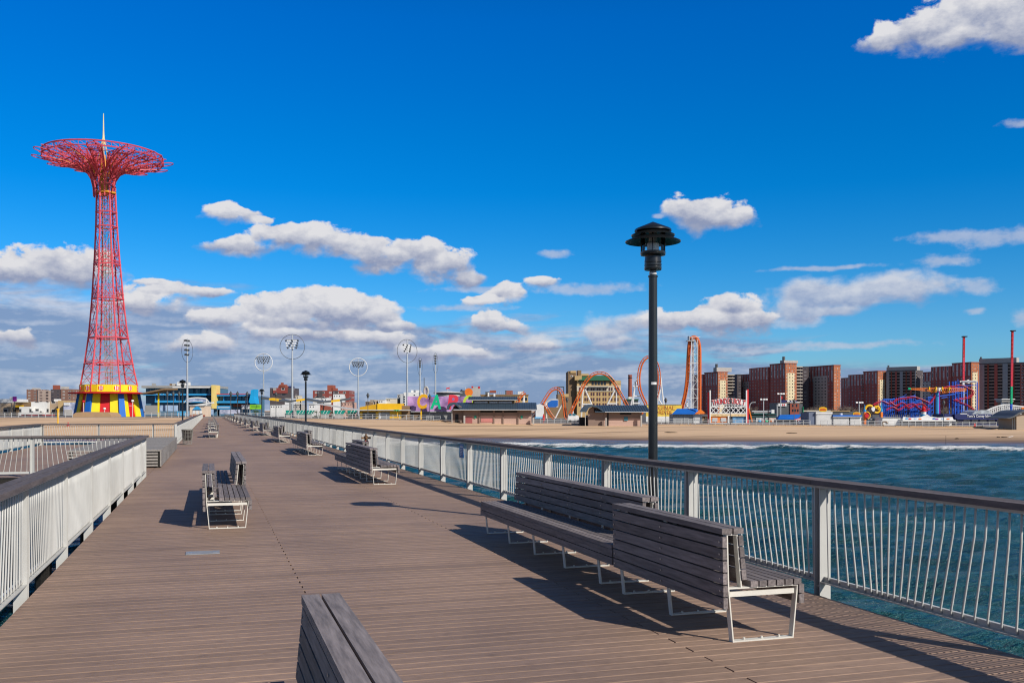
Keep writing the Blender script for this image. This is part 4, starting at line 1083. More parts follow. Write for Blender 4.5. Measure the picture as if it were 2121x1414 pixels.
W_.boxes('painted_wall', f_mural, [(844, 980, 820.5, 851.5)], 0, 10); W_.boxes('cornice', f_lgrey, [(843.5, 980, 851.4, 853)], -.6, .1)
W_.boxes('lower_wall', f_grey, [(832, 982, 853, None)], .4, 10); W_.boxes('shutter', f_dgrey, [(832, 855, 854, 866)], .28, .39); W_.boxes('shutter', f_tand, [(857, 870, 854, 866)], .28, .39); W_.boxes('shutter', f_shut, [(874, 897, 854, 867)], .28, .39); W_.boxes('shutter', f_grey, [(900, 927, 854, 867)], .28, .39)
W_.boxes('eave', f_white, [(832, 852, 847.8, 850)], -1, .3); W_.boxes('top_trim', f_cyan, [(886, 905, 818.8, 820.4)], .2, .8)
L_ = Far('letter_sign', 865, 253, 'giant gold, green, red and lime letters standing before the purple wall', 'sign')
L_.boxes('post', f_yel, [(871, 873.8, 846, None)], -.1, .25)
for ch, cx0, m_, l, r, t, b_ in (('C', 874.5, f_gold, 864.5, 886, 816, 846.5), ('A', 902, f_green2, 891, 914, 817, 847), ('R', 941, f_coral, 926.5, 954, 817.5, 848), ('O', 971, f_lemon, 959, 983, 818, 848)):
    me = text_mesh(ch, 1.0, .12, .035, 1.0, .12)
    xs_ = [v.co.x for v in me.vertices]; zs_ = [v.co.z for v in me.vertices]
    sx = (r - l) * L_.k / (max(xs_) - min(xs_)); sz = (b_ - t) * L_.k / (max(zs_) - min(zs_))
    me.transform(Matrix.Translation((-(max(xs_) + min(xs_)) / 2, 0, -min(zs_)))); me.transform(Matrix.Diagonal((sx, 3.0, sz, 1)))
    me.materials.clear(); me.materials.append(m_)
    o = bpy.data.objects.new('letter', me); COL.objects.link(o); o.parent = L_.root; o.location = (L_.X((l + r) / 2), -.4, L_.Zy(b_))
# things behind the letter wall
f = simple('white_building', 836, 869, 812, 350, f_white, 'white stepped building rising behind the purple wall', 'building', 14, None, [('roof_block', f_white, [(850, 868, 807.5, 811.9)], 2, 9), ('side_bays', f_lgrey, [(829, 835.9, 815, None)], .2, 9)])
f.boxes('window', f_glass, [(836.5, 839, 820 + 5 * i, 823 + 5 * i) for i in range(5)], -.1, -.01); f.boxes('window', f_glass, [(857, 860, 817, 819)], -.1, -.01)
f = Far('oval_sign', 882.5, 320, 'upright grey oval sign with a mast behind the purple wall', 'sign')
f.put(MB().lathe([(0, 0)], 3) if False else MB().tube([f.P(882.5 + 4.2 * sin(t), 809.5 - 8.5 * cos(t)) for t in [2 * pi * q / 24 for q in range(24)]], .3, 6, closed=True), 'rim', f_conc)
f.put(MB().prism([(f.X(882.5 + 4 * sin(2 * pi * q / 24)), f.Zy(809.5 - 8.3 * cos(2 * pi * q / 24))) for q in range(24)], .05, .25), 'face', pm('lilac_grey_panel', (.38, .33, .42), .6, v=.4, s=1)); f.put(MB().tube([f.P(878.5, 860), f.P(878.5, 782)], .13, 6), 'mast', f_dgrey); f.put(MB().tube([f.P(882.5, 860), f.P(882.5, 818.2)], .2, 6), 'post', f_dgrey)
f = Far('round_pavilion', 925, 330, 'round white roofed lookout with a red horse shaped vane behind the letters', 'pavilion')
c0 = Vector((0, 6, 0)); f.put(MB().lathe([(4.2, -.4), (4.2, f.Zy(812.5))], 24, c0), 'drum', f_conc); f.put(MB().lathe([(5.1, f.Zy(813)), (5.2, f.Zy(811.8)), (1.5, f.Zy(809.3)), (0, f.Zy(809))], 24, c0), 'roof', f_white)
f.put(MB().lathe([(4.3, f.Zy(816.5)), (4.3, f.Zy(813.2))], 24, c0), 'window_band', f_dgrey); f.put(MB().tube([(0, 6, f.Zy(809)), (0, 6, f.Zy(804))], .12, 6), 'vane_pole', f_lgrey)
f.poly('vane', f_red, [(922, 805.5), (922.6, 803), (921.8, 801.4), (923.4, 801.2), (924.6, 802), (927, 801.8), (928.2, 800), (928.8, 800.6), (928.4, 805.4), (927.6, 805.2), (927, 803.8), (923.8, 803.8), (923.2, 805.5)], 5.9, 6.1)
f = Far('disc_sign', 971, 300, 'round plain orange disc sign on a pole behind the pavilion roof', 'sign')
f.put(MB().prism([(f.X(971 + 8.3 * cos(2 * pi * q / 28)), f.Zy(812 - 8.6 * sin(2 * pi * q / 28))) for q in range(28)], 0, .35), 'disc', f_orl); f.put(MB().tube([f.P(963.5, 870, .5), f.P(963.5, 801, .5)], .12, 6), 'pole', f_lgrey); f.put(MB().tube([f.P(971, 870, .5), f.P(971, 818, .5)], .18, 6), 'post', f_dgrey)
simple('beige_building', 978, 993, 801, 420, f_conc, 'beige building with red roof corners behind the orange disc', 'building', 14, None, [('corner_cap', f_red, [(976.5, 980, 799.5, 803), (990.5, 993.5, 800, 804)], -.1, 4)])
simple('dark_stack_building', 953, 962, 808, 400, f_dgrey, 'dark block behind the red letter', 'building', 10, None, [('roof_box', f_navy, [(954, 957, 806, 807.9)], 1, 3)])
f = simple('long_brick_building', 996, 1094, 818, 430, f_tan, 'long tan brick building with rooftop huts behind the pavilion', 'building', 16, None,
           [('roof_hut', f_brick, [(1014, 1027, 808, 813), (1049, 1062, 808.5, 817.9)], 2, 8), ('stair_head', f_dgrey, [(1005, 1013, 811, 817.9), (1046, 1048.9, 808, 817.9)], 2, 8), ('white_tank', f_white, [(1073, 1085, 810, 817.9)], 2, 6), ('vent', f_white, [(1010.5, 1013.5, 813, 821), (1022.5, 1026, 815, 821)], -2, -1), ('parapet', f_tand, [(995, 1095, 816.6, 819)], -.3, 2)])
f.boxes('railing_posts', f_lgrey, [(x, x + .4, 811, 816.5) for x in range(1028, 1088, 4)], .2, .5)
f.boxes('window', f_glass, [(x, x + 4, 823, 829) for x in range(1000, 1090, 8)], -.15, -.02)

# ================================================================ restroom pavilions with curved roofs
def roofp(f, pts, y0, y1, name, m, l, r, gl=0.0):
    """curved roof: profile (y, z) swept along x with seams"""
    mb = MB(); prof = pts + [(y, z - .16) for y, z in reversed(pts)]
    mb.prismx(prof, f.X(l), f.X(r)); o = f.put(mb, name, m)
    se = MB(); x = f.X(l) + .4
    while x < f.X(r):
        for (ya, za), (yb, zb) in zip(pts, pts[1:]): se.bar((x, ya, za + .03), (x, yb, zb + .03), .05, .07)
        x += .55
    se.build('seams', m, o); return o
A = Far('restroom_pavilion', 960, 222, 'wide restroom pavilion with a blue grey curved metal roof and clerestory', 'pavilion')
zr, ze = A.Zy(833), A.Zy(848)
pr = [(-1.2, ze), (1.2, ze + .62), (3.2, ze + 1.15), (5.0, zr - .1), (6.2, zr), (7.5, zr - .15), (9.2, ze + .9), (10.8, ze + .2)]
roofp(A, pr, 0, 0, 'roof', f_roof, 940, 1112)
A.boxes('eave_trim', f_lgrey, [(940, 1112, 847.6, 849.2)], -1.35, -1.2)
cz = A.Zy(827.5); pr2 = [(3.4, cz), (4.8, cz + .42), (6.2, A.Zy(820.3)), (7.6, cz + .5), (9, cz)]
roofp(A, pr2, 0, 0, 'clerestory_roof', f_roof, 968, 1072)
A.boxes('clerestory_trim', f_lgrey, [(968, 1072, 827, 828.3)], 3.25, 3.4)
A.boxes('clerestory_wall', f_tand, [(978, 1066, 828, 836)], 4.4, 8)
for l, r in ((981, 1009), (1013, 1030), (1032, 1060)): A.boxes('clerestory_window', pm('white_window_band', (.66, .68, .70), .4), [(l, r, 831, 834)], 4.2, 4.38)
A.boxes('wall', f_pav, [(960, 1101, 850.5, None)], .6, 9); A.boxes('upper_wall', f_pavb, [(960, 1101, 849.3, 861)], .45, .59)
A.boxes('end_wall', f_pavb, [(936.5, 959.9, 848, None)], 1.0, 9)
A.poly('gable', f_pavb, [(936.5, 848.2), (938, 843), (944, 837.5), (950, 838.5), (956, 842), (960, 846), (960, 848.2)], 1.0, 1.4)
A.poly('roof_soffit', f_roof, [(925, 848.5), (927, 840), (931, 834.5), (940, 832.6), (944, 833), (957, 848), (953, 846.5), (945, 839), (938, 837.5), (932, 841), (929, 848.5)], -.9, 1.6)
A.boxes('doorway', f_dark, [(942.5, 949, 857.5, None)], .85, .99); A.boxes('post', f_conc, [(935.8, 937.2, 849, None)], -.6, -.2)
for x, t in ((960.5, 860.5), (1103, 864)): A.boxes('pillar', f_conc, [(x, x + 3.4, t, None)], -.8, -.2)
for x in (991.5, 1022, 1041, 1072): A.boxes('wall_post', f_pavb, [(x, x + 2.2, 850.5, None)], .3, .44)
A.boxes('red_panel', pm('faded_red_board', (.34, .10, .10), .8), [(963.5, 978, 863, None)], .46, .59); A.boxes('red_panel', pm('faded_coral_board', (.55, .22, .20), .8), [(996, 1020, 866, 874)], .46, .59)
A.boxes('louvre', f_dark, [(995, 1021, 850.6, 854)], .34, .44); A.boxes('louvre', f_dark, [(1025, 1040, 850.6, 854)], .34, .44); A.boxes('louvre', f_dark, [(1044, 1071, 850.6, 854)], .34, .44)
for cx0 in (984.5, 1080.5): A.put(MB().prism([(A.X(cx0 + 2.7 * cos(2 * pi * q / 20)), A.Zy(863.3 - 2.7 * sin(2 * pi * q / 20))) for q in range(20)], .36, .44), 'round_sign', pm('green_round_sign', (.02, .30, .20), .6, v=.5, s=2))
C_ = Far('restroom_pavilion', 1250, 218, 'narrower restroom pavilion with a curved roof and oval gable window beside the orange coaster', 'pavilion')
zr, ze = C_.Zy(838.5), C_.Zy(852.5)
pr = [(-1.1, ze), (1.2, ze + .55), (3.0, ze + 1.05), (4.6, zr - .1), (5.8, zr), (7.2, zr - .15), (8.8, ze + .9), (10.4, ze + .2)]
roofp(C_, pr, 0, 0, 'roof', f_roof, 1232, 1345)
C_.boxes('eave_trim', f_lgrey, [(1252, 1345, 852.2, 853.6)], -1.25, -1.1)
C_.poly('gable', f_pavb, [(1218, 860), (1219, 850), (1222, 845), (1228, 842), (1235, 842), (1243, 846.5), (1252, 853), (1252, 860)], .6, 1.0)
C_.boxes('end_wall', f_pavb, [(1219, 1251.9, 859.8, None)], .6, 9); C_.boxes('wall', f_pav, [(1252, 1330, 854, None)], .6, 9); C_.boxes('upper_wall', f_pavb, [(1252, 1330, 853.7, 866)], .45, .59)
C_.poly('roof_soffit', f_roof, [(1201, 853), (1205, 846), (1211, 840), (1219, 837.4), (1228, 838.2), (1240, 843.5), (1254, 853.4), (1249, 852.5), (1236, 844), (1226, 842), (1219, 844.5), (1214, 853)], -.9, 1.4)
C_.put(MB().prism([(C_.X(1232.5 + 2 * cos(2 * pi * q / 20)), C_.Zy(849.5 - 4.2 * sin(2 * pi * q / 20))) for q in range(20)], .5, .59), 'oval_window', f_dark)
C_.boxes('louvre', f_dark, [(1285, 1308, 854.5, 858.5), (1258, 1261, 854.5, None)], .34, .44); C_.boxes('window', f_teal, [(1293, 1301, 863, 871)], .36, .44); C_.boxes('porch_post', f_conc, [(1212, 1213.2, 852, None)], .2, .5); C_.boxes('porch_dark', f_dark, [(1203, 1218.9, 864, None)], 3, 6)
C_.boxes('pillar', f_conc, [(1253.3, 1256, 865, None), (1326, 1329, 860, None)], -.8, -.2)
D_ = Far('restroom_pavilion', 2105, 214, 'beige pavilion with an upswept curved roof cut off by the right edge', 'pavilion')
D_.poly('roof', f_dgrey, [(2080, 865.5), (2086, 864.5), (2095, 861), (2104, 855), (2114, 850.5), (2128, 848.5), (2150, 850), (2170, 858), (2170, 861), (2150, 853), (2128, 851.3), (2115, 853.3), (2106, 858), (2097, 863.5), (2086, 867)], -1, 9)
D_.boxes('wall', pm('beige_boards', (.42, .34, .26), .8, stretch=(.2, .2, 9)), [(2105.5, 2150, 858, None)], 0, 8); D_.boxes('porch_post', f_dgrey, [(2097, 2098, 862, None), (2101, 2101.8, 860, None)], 0, .3)
# ================================================================ orange coaster
def smooth(pts, n=6):
    """Catmull-Rom through points"""
    out = []
    P_ = [pts[0]] + list(pts) + [pts[-1]]
    for i in range(1, len(P_) - 2):
        a, b, c, d = P_[i - 1], P_[i], P_[i + 1], P_[i + 2]
        for q in range(n):
            t = q / n
            out.append(.5 * ((2 * b) + (c - a) * t + (2 * a - 5 * b + 4 * c - d) * t * t + (3 * b - 3 * c + d - a) * t ** 3))
    out.append(pts[-1]); return out
def track(f, pts, m_, name='track', side=1, w=.45, hgt=.7, r=.25, lat=Vector((0, 1, 0))):
    P_ = smooth([f.P(*p) for p in pts]); k_ = len(P_)
    mb = MB(); mb.tube(P_, r, 6)
    A_, B_ = [], []
    for i in range(k_):
        t = (P_[min(i + 1, k_ - 1)] - P_[max(i - 1, 0)]).normalized(); nn = t.cross(lat).normalized() * side
        A_.append(P_[i] + nn * hgt - lat * w); B_.append(P_[i] + nn * hgt + lat * w)
    mb.tube(A_, .12, 5); mb.tube(B_, .12, 5)
    acc = 0
    for i in range(1, k_):
        acc += (P_[i] - P_[i - 1]).length
        while acc > 1.1:
            acc -= 1.1; mb.bar(A_[i], B_[i], .10); mb.bar(P_[i], A_[i], .10); mb.bar(P_[i], B_[i], .10)
    return f.put(mb, name, m_)
O = Far('roller_coaster', 1240, 300, 'orange looping roller coaster with white supports and a tall vertical lift', 'roller coaster')
D1 = 0
track(O, [(1104, 864), (1113, 853), (1124, 838), (1134, 822), (1142, 811), (1151, 806.5), (1159, 810), (1164, 822), (1167, 845), (1169, 862), (1173, 868), (1180, 864), (1186, 850), (1196, 830), (1206, 808), (1215, 791), (1227, 778.5), (1241, 774), (1256, 778), (1268, 790), (1280, 810), (1290, 828), (1298, 842), (1306, 856), (1320, 862), (1334, 852), (1340, 838), (1333, 822), (1327, 804), (1325, 783), (1328, 762), (1334, 748), (1343, 741), (1352, 744), (1359, 756), (1363, 776), (1362, 800), (1357, 822), (1350, 845), (1342, 862)], f_or)
track(O, [(1068, 856), (1071, 842), (1074, 833), (1078, 825), (1083, 818.5), (1089, 814)], f_or)
track(O, [(1122, 838), (1127, 841), (1132, 848), (1138, 858), (1146, 868)], f_or)
track(O, [(1409, 852), (1413, 836), (1418, 815), (1421.5, 790), (1423.5, 760), (1425, 730), (1427, 710), (1431, 700), (1437.5, 697), (1444, 700), (1448.5, 710), (1450.5, 730), (1450.5, 790), (1450.3, 858)], f_or, side=-1, r=.40, hgt=.6, w=.55)
lt = MB()
for px in (1430.5, 1443.5):
    for yy in (-1.2, 1.2): lt.tube([O.P(px, 862, yy), O.P(px, 703, yy)], .10, 6)
lt.tube([O.P(1435.5, 862), O.P(1435.5, 700)], .30, 8)
py = 860; q = 0
while py > 712:
    a, b = (1430.5, 1443.5) if q % 2 else (1443.5, 1430.5)
    lt.bar(O.P(a, py, -1.2), O.P(b, py - 18, -1.2), .07); lt.bar(O.P(b, py, 1.2), O.P(a, py - 18, 1.2), .07); lt.bar(O.P(1430.5, py - 18, -1.2), O.P(1443.5, py - 18, -1.2), .10)
    lt.bar(O.P(1423.5, py - 18, 0), O.P(1450.5, py - 18, 0), .12)
    py -= 18; q += 1
O.put(lt, 'lift_tower', f_white)
O.boxes('top_platform', f_lgrey, [(1422, 1440, 705.5, 706.8), (1426, 1427, 696, 705.5), (1431, 1432, 699, 705.5)], -1.5, 1.5)
SUP = [((1208, 800), (1204, 866)), ((1212, 806), (1226, 838)), ((1205, 837), (1226, 837)), ((1277, 797), (1277, 866)), ((1275, 805), (1258, 838)), ((1258, 836), (1277, 836)), ((1292, 832), (1284, 858)),
       ((1132, 834), (1132, 866)), ((1132, 834), (1116, 866)), ((1165, 836), (1150, 866)), ((1186, 840), (1187, 862)),
       ((1322, 774), (1309, 830)), ((1316, 790), (1311, 838)), ((1309, 830), (1302, 858)), ((1311, 800), (1325, 800)), ((1312, 820), (1326, 820)), ((1311, 835), (1328, 835)),
       ((1362, 769), (1362, 872)), ((1367, 769), (1379, 872)), ((1361, 769), (1368, 769)), ((1362, 797), (1370, 797)), ((1363, 819), (1366, 819)), ((1364, 826), (1376, 845)), ((1360, 806), (1352, 838)), ((1368, 806), (1364, 830)), ((1364, 856), (1377, 872)), ((1362, 858), (1350, 872)),
       ((1085, 816), (1086, 846)), ((1086, 820), (1080, 846)), ((1425, 830), (1418, 848)), ((1420, 836), (1432, 852))]
for a, b in SUP:
    O.put(MB().tube([O.P(*a, .3), O.P(*b, .3)], .22, 6), 'support', f_white)
f = Far('painted_wall', 1340, 275, 'long yellow wall with faded orange lettering behind the tall lamp post', 'wall')
f.boxes('panel', pm('yellow_wall_paint', (.80, .56, .08), .7, .2), [(1338, 1412, 838, 862)], 0, .4); f.boxes('base', f_white, [(1338, 1412, 862, None)], -.1, .4); f.boxes('coping', f_conc, [(1338, 1412, 837, 838)], -.15, .5)
for s_, px, py, sz in (('ORIGINAL', 1371, 848.5, 9.5), ('FOREVER', 1372, 857.5, 8)): text_obj('lettering', s_, pm('faded_orange_lettering', (.62, .22, .05), .7), f.root, (f.X(px), -.06, f.Zy(py)), sz * f.k * 1.3, extrude=.03, xs=.95)
f = Far('ticket_building', 1128, 290, 'white angular ticket building with blue trim under the orange coaster', 'building')
f.poly('wall', f_white, [(1110, 867), (1110, 838), (1119, 836), (1127, 840), (1127, 867)], 2, 8); f.boxes('trim', f_cyan, [(1108, 1128, 863.5, 867)], 1.8, 1.99)
f = Far('dome_hall', 1117, 380, 'blue glazed domed hall behind the orange coaster', 'building')
f.put(MB().prism([(f.X(1117), f.Zy(843))] + [(f.X(1117 + 40 * t), f.Zy(843 - 18 * sin(pi * min(1, t * .62 + .02)))) for t in [q / 12 for q in range(13)]] + [(f.X(1157), f.Zy(843))], 2, 20), 'shell', f_lgrey)
f.put(MB().prism([(f.X(1134), f.Zy(843)), (f.X(1136), f.Zy(833)), (f.X(1142), f.Zy(829)), (f.X(1156), f.Zy(828.5)), (f.X(1156), f.Zy(840)), (f.X(1150), f.Zy(843))], 1.7, 1.99), 'glass_front', f_blue)
f.boxes('base', f_tand, [(1117, 1160, 843, None)], 1, 20)
f = simple('brown_building', 1155, 1178, 816, 390, f_tand, 'brown building with a dark steel frame on its roof beside the tan hotel', 'building', 12, None, [('side_wing', f_tan, [(1165, 1178, 815.5, 822)], -.2, -.01)])
f.put(MB().tube([f.P(1155, 816, 1), f.P(1155, 801, 1), f.P(1168, 801, 1), f.P(1168, 815, 1)], .3, 6).tube([f.P(1159, 816, 3), f.P(1159, 801, 3)], .2, 6), 'roof_frame', f_dgrey)
f.boxes('arch_door', f_dark, [(1169, 1174, 845, None)], -.15, -.02)
# hotel
Hh = Far('hotel_building', 1195, 420, 'tall tan hotel building with a green tiled roof behind the orange coaster', 'building')
Hh.boxes('wall', f_tan, [(1195, 1286, 789, None)], 0, 22); Hh.boxes('stone_band', f_cream, [(1194.5, 1286.5, 799, 801), (1194.8, 1286.2, 801.2, 810)], -.3, -.01)
Hh.boxes('side_tower', f_tand, [(1177.5, 1194.9, 768, None)], 2, 20); Hh.boxes('side_tower_top', f_tan, [(1182, 1194, 767.3, 772), (1190, 1204, 778, 789)], 1.6, 10)
Hh.boxes('roof_tower', f_tand, [(1198, 1205.5, 766, 777.5)], 4, 10); Hh.boxes('roof_tower', f_tan, [(1202, 1221, 773, 777.4)], 4, 10); Hh.boxes('roof_wing', f_tan, [(1190.5, 1205, 778, 787), (1272, 1286, 788, 795)], -.1, 8)
Hh.put(MB().hexa([(Hh.X(1199), -1.2, Hh.Zy(787)), (Hh.X(1274), -1.2, Hh.Zy(787)), (Hh.X(1270), 16, Hh.Zy(787)), (Hh.X(1203), 16, Hh.Zy(787))], [(Hh.X(1209), 6, Hh.Zy(776.5)), (Hh.X(1263), 6, Hh.Zy(776.5)), (Hh.X(1262), 9, Hh.Zy(776.5)), (Hh.X(1210), 9, Hh.Zy(776.5))]), 'green_roof', f_green)
Hh.boxes('eave', f_green, [(1199, 1274, 786.9, 787.9)], -1.3, 6)
for i in range(5):
    x = 1225.5 + i * 6.3; Hh.put(MB().prism([(Hh.X(x), Hh.Zy(797)), (Hh.X(x), Hh.Zy(791.5))] + [(Hh.X(x + 2.2 - 2.2 * cos(t)), Hh.Zy(791.5 - 2 * sin(t))) for t in (.5, 1.0, 1.57, 2.1, 2.6)] + [(Hh.X(x + 4.4), Hh.Zy(791.5)), (Hh.X(x + 4.4), Hh.Zy(797))], -.12, -.01), 'arched_window', f_glass)
for x in (1200.5, 1213.5, 1262.5): Hh.boxes('arched_window', f_glass, [(x, x + 3.5, 791, 797)], -.12, -.01)
Hh.boxes('balcony', f_dgrey, [(1219, 1259, 801, 803)], -1.6, -.35)
wm = MB().box(0, 2.9 * Hh.k, -.14, -.02, 0, 6.4 * Hh.k); w0 = None
for row, py in enumerate((808.5, 819, 830, 841)):
    for x in (1199.5, 1211, 1215.5, 1223.8, 1228.5, 1236, 1240.8, 1248.5, 1253.2, 1261, 1265.8, 1273, 1278.5):
        if w0 is None: w0 = q = Hh.put(wm, 'window', pm('plum_window', (.10, .05, .06), .35))
        else: q = w0.copy(); COL.objects.link(q); q.parent = Hh.root
        q.location = (Hh.X(x), -.32 if row == 0 else 0, Hh.Zy(py))
f = Far('chimney', 1305, 450, 'tall red brick factory chimney right of the tan hotel', 'chimney'); f.put(MB().lathe([(1.05, -.5), (.85, f.Zy(779)), (.95, f.Zy(778.5)), (.95, f.Zy(776)), (.5, f.Zy(776))], 16), 'stack', f_brick); f.put(MB().lathe([(1.0, f.Zy(783)), (1.0, f.Zy(781.5))], 16), 'band', f_dark)
simple('green_stall', 1299, 1322, 827, 420, f_dgrey, 'low dark building at the foot of the brick chimney', 'building', 10, None, [('roof', f_green, [(1298, 1323, 826, 828)], -.5, 10.2), ('white_unit', f_white, [(1303, 1312, 821.5, 825.9)], 2, 5)])
for px, l, s in ((1312, 0, 'a'),): pass
f = Far('white_van', 1190, 247, 'white box van parked on the boardwalk beside the second restroom pavilion', 'van', z0=G(1190) + .12)
vb = MB().box(f.X(1177), f.X(1193), 0, 2.0, .45, 1.9); vb.hexa([(f.X(1193), 0, .45), (f.X(1202), 0, .45), (f.X(1202), 2, .45), (f.X(1193), 2, .45)], [(f.X(1193), .05, 1.9), (f.X(1198), .1, 1.75), (f.X(1198), 1.9, 1.75), (f.X(1193), 1.95, 1.9)])
f.put(vb, 'body', f_white); f.boxes('window', f_teal, [(1178.5, 1184, 856.2, 860.5), (1186, 1192, 856.2, 860.5)], -.06, -.005)
for px in (1181, 1198): f.put(MB().tube([(f.X(px), -.05, .34), (f.X(px), .25, .34)], .34, 12), 'wheel', f_dark)
f = Far('folded_umbrella', 1126, 232, 'small dark red folded umbrella on the boardwalk left of the coaster', 'umbrella'); f.put(MB().lathe([(.04, 0), (.05, .6), (.34, .7), (.26, 1.6), (.05, 2.3), (0, 2.4)], 8), 'folded_cloth', f_red)

# ================================================================ blue roofed hut and lattice sign
f = Far('stall_hut', 1393, 252, 'small stall with a blue hipped roof and orange gable', 'hut')
f.boxes('wall', f_shut, [(1394, 1436, 857, None)], 0, 6); f.boxes('front_wall', f_white, [(1436.1, 1454, 857, None)], -.2, 6); f.boxes('mullion', f_lgrey, [(1416.5, 1417.2, 857, None)], -.1, -.01)
f.boxes('shutter', f_lgrey, [(1438, 1452, 859, 870)], -.3, -.21)
f.put(MB().hexa([(f.X(1390), -1, f.Zy(857.5)), (f.X(1437), -1, f.Zy(857.5)), (f.X(1464), 6, f.Zy(857.5)), (f.X(1400), 6, f.Zy(857.5))], [(f.X(1406), 2.5, f.Zy(846)), (f.X(1446), 2.5, f.Zy(846)), (f.X(1447), 3, f.Zy(846)), (f.X(1407), 3, f.Zy(846))]), 'roof', f_blue)
f.put(MB().prism([(f.X(1437), f.Zy(856.9)), (f.X(1449), f.Zy(847.2)), (f.X(1463), f.Zy(856.9))], -1.2, -1.02), 'gable', f_orl)
f.boxes('side_cart', f_tand, [(1455, 1466, 862, None)], .5, 2.5)
V = Far('ride_sign', 1469, 250, 'white lattice ride sign with arched red THUNDERBOLT lettering between two tall posts', 'sign')
V.boxes('post', f_white, [(1469.6, 1472, 808, None)], -.2, .3); V.boxes('post', f_white, [(1545, 1547.3, 808, None)], -.2, .3); V.boxes('post', f_red, [(1466.5, 1469.5, 812, None)], .1, .5); V.boxes('post', f_red, [(1547.4, 1551, 806, None)], .1, .5)
lat = MB(); n_ = 7
for i in range(n_):
    a, b = 1472.5 + i * 72 / n_, 1472.5 + (i + 1) * 72 / n_
    lat.bar(V.P(a, 843.5), V.P(b, 855.5), .16); lat.bar(V.P(b, 843.5), V.P(a, 855.5), .16)
lat.bar(V.P(1470, 842.5), V.P(1547, 842.5), .22); lat.bar(V.P(1470, 856), V.P(1547, 856), .26)
def ay(x, o): return o + 5.2 * ((x - 1508.5) / 36.5) ** 2
for q in range(12):
    a, b = 1473 + q * 71 / 12, 1473 + (q + 1) * 71 / 12
    lat.bar(V.P(a, ay(a, 837)), V.P(b, ay(b, 837)), .3, .28)
    lat.bar(V.P(a, ay(a, 837)), V.P((a + b) / 2, 842.5), .12)
V.put(lat, 'lattice', f_white)
V.put(MB().prism([(V.X(x), V.Zy(ay(x, 836.2))) for x in range(1474, 1545, 5)] + [(V.X(x), V.Zy(ay(x, 824.2))) for x in range(1544, 1473, -5)], -.22, -.1), 'sign_board', f_white)
for i, ch in enumerate('THUNDERBOLT'):
    x = 1478.5 + i * 6.05; yb = ay(x, 835.3); sl = math.atan(10.4 * (x - 1508.5) / 36.5 ** 2)
    for nm, m_, sz, off, dy, ex in (('letter_outline', f_white, 12.4, .05, -.30, .05), ('letter', f_red, 12.0, .008, -.38, .03)):
        o = text_obj(nm, ch, m_, V.root, (V.X(x), dy, V.Zy(yb)), sz * V.k * 1.28, extrude=ex, offset=off, xs=.62)
        o.rotation_euler = (0, sl, 0)
V.boxes('trim_band', pm('cream_orange_trim', (.74, .48, .25), .6, v=.5, s=1.5), [(1472, 1545, 857, 862)], -.15, .1); V.boxes('booth_wall', f_orl, [(1471, 1507, 862.1, None)], .1, 3); V.boxes('shutter', f_lgrey, [(1475.5, 1486, 865, 873)], -.05, .09); V.boxes('shutter', f_lgrey, [(1493, 1504, 865, 873)], -.05, .09)
V.boxes('post', f_white, [(1507.2, 1510.4, 860, None)], -.2, .3); V.boxes('blue_panel', pm('sky_poster', (.12, .30, .52), .5, v=.5, s=.8), [(1518, 1545, 862.1, 876)], .3, .45); V.boxes('base_wall', f_white, [(1471, 1546, 875.5, None)], -.1, .05); V.boxes('dark_bay', f_dgrey, [(1510.6, 1517.8, 862.1, None)], .5, 2)
for px, py, s in ((1560, 834, 'curved arm street lamp right of the lattice sign'),):
    f = Far('street_lamp', 1551.5, 290, s, 'street lamp'); f.put(MB().tube([f.P(1552, 870), f.P(1552, 845), f.P(1553.5, 837), f.P(1557, 833.5), f.P(1563, 833)], .13, 6), 'pole', f_lgrey); f.put(MB().box(f.X(1560), f.X(1565), -.2, .2, f.Zy(833.6), f.Zy(832.2)), 'lamp_head', f_lgrey)
for px, top, s in ((1581.5, 827.5, 'tall twin headed floodlight pole over the teal ride'), (1617, 816, 'tall floodlight pole with a red pennant beside the grey walled building'), (1609.5, 837, 'plain pale pole left of the grey walled building'), (1779.5, 834, 'twin headed floodlight pole left of the swirl gateway')):
    f = Far('light_pole', px, 285, s, 'light pole'); f.put(MB().tube([(0, 0, -.3), (0, 0, f.Zy(top))], .13, 6), 'pole', f_lgrey)
    if 'plain' not in s:
        f.put(MB().bar((-.6, 0, f.Zy(top)), (.8, 0, f.Zy(top)), .1), 'crossarm', f_lgrey)
        for e in (-.75, .15, .85): f.put(MB().hexa([(e - .3, -.4, f.Zy(top) - .1), (e + .3, -.4, f.Zy(top) - .1), (e + .2, .1, f.Zy(top)), (e - .2, .1, f.Zy(top))], [(e - .3, -.3, f.Zy(top) + .3), (e + .3, -.3, f.Zy(top) + .3), (e + .2, .15, f.Zy(top) + .35), (e - .2, .15, f.Zy(top) + .35)]), 'floodlight', f_white)
    if 'pennant' in s: f.boxes('pennant', f_red, [(1618, 1620.5, 820.5, 826)], -.05, .05)

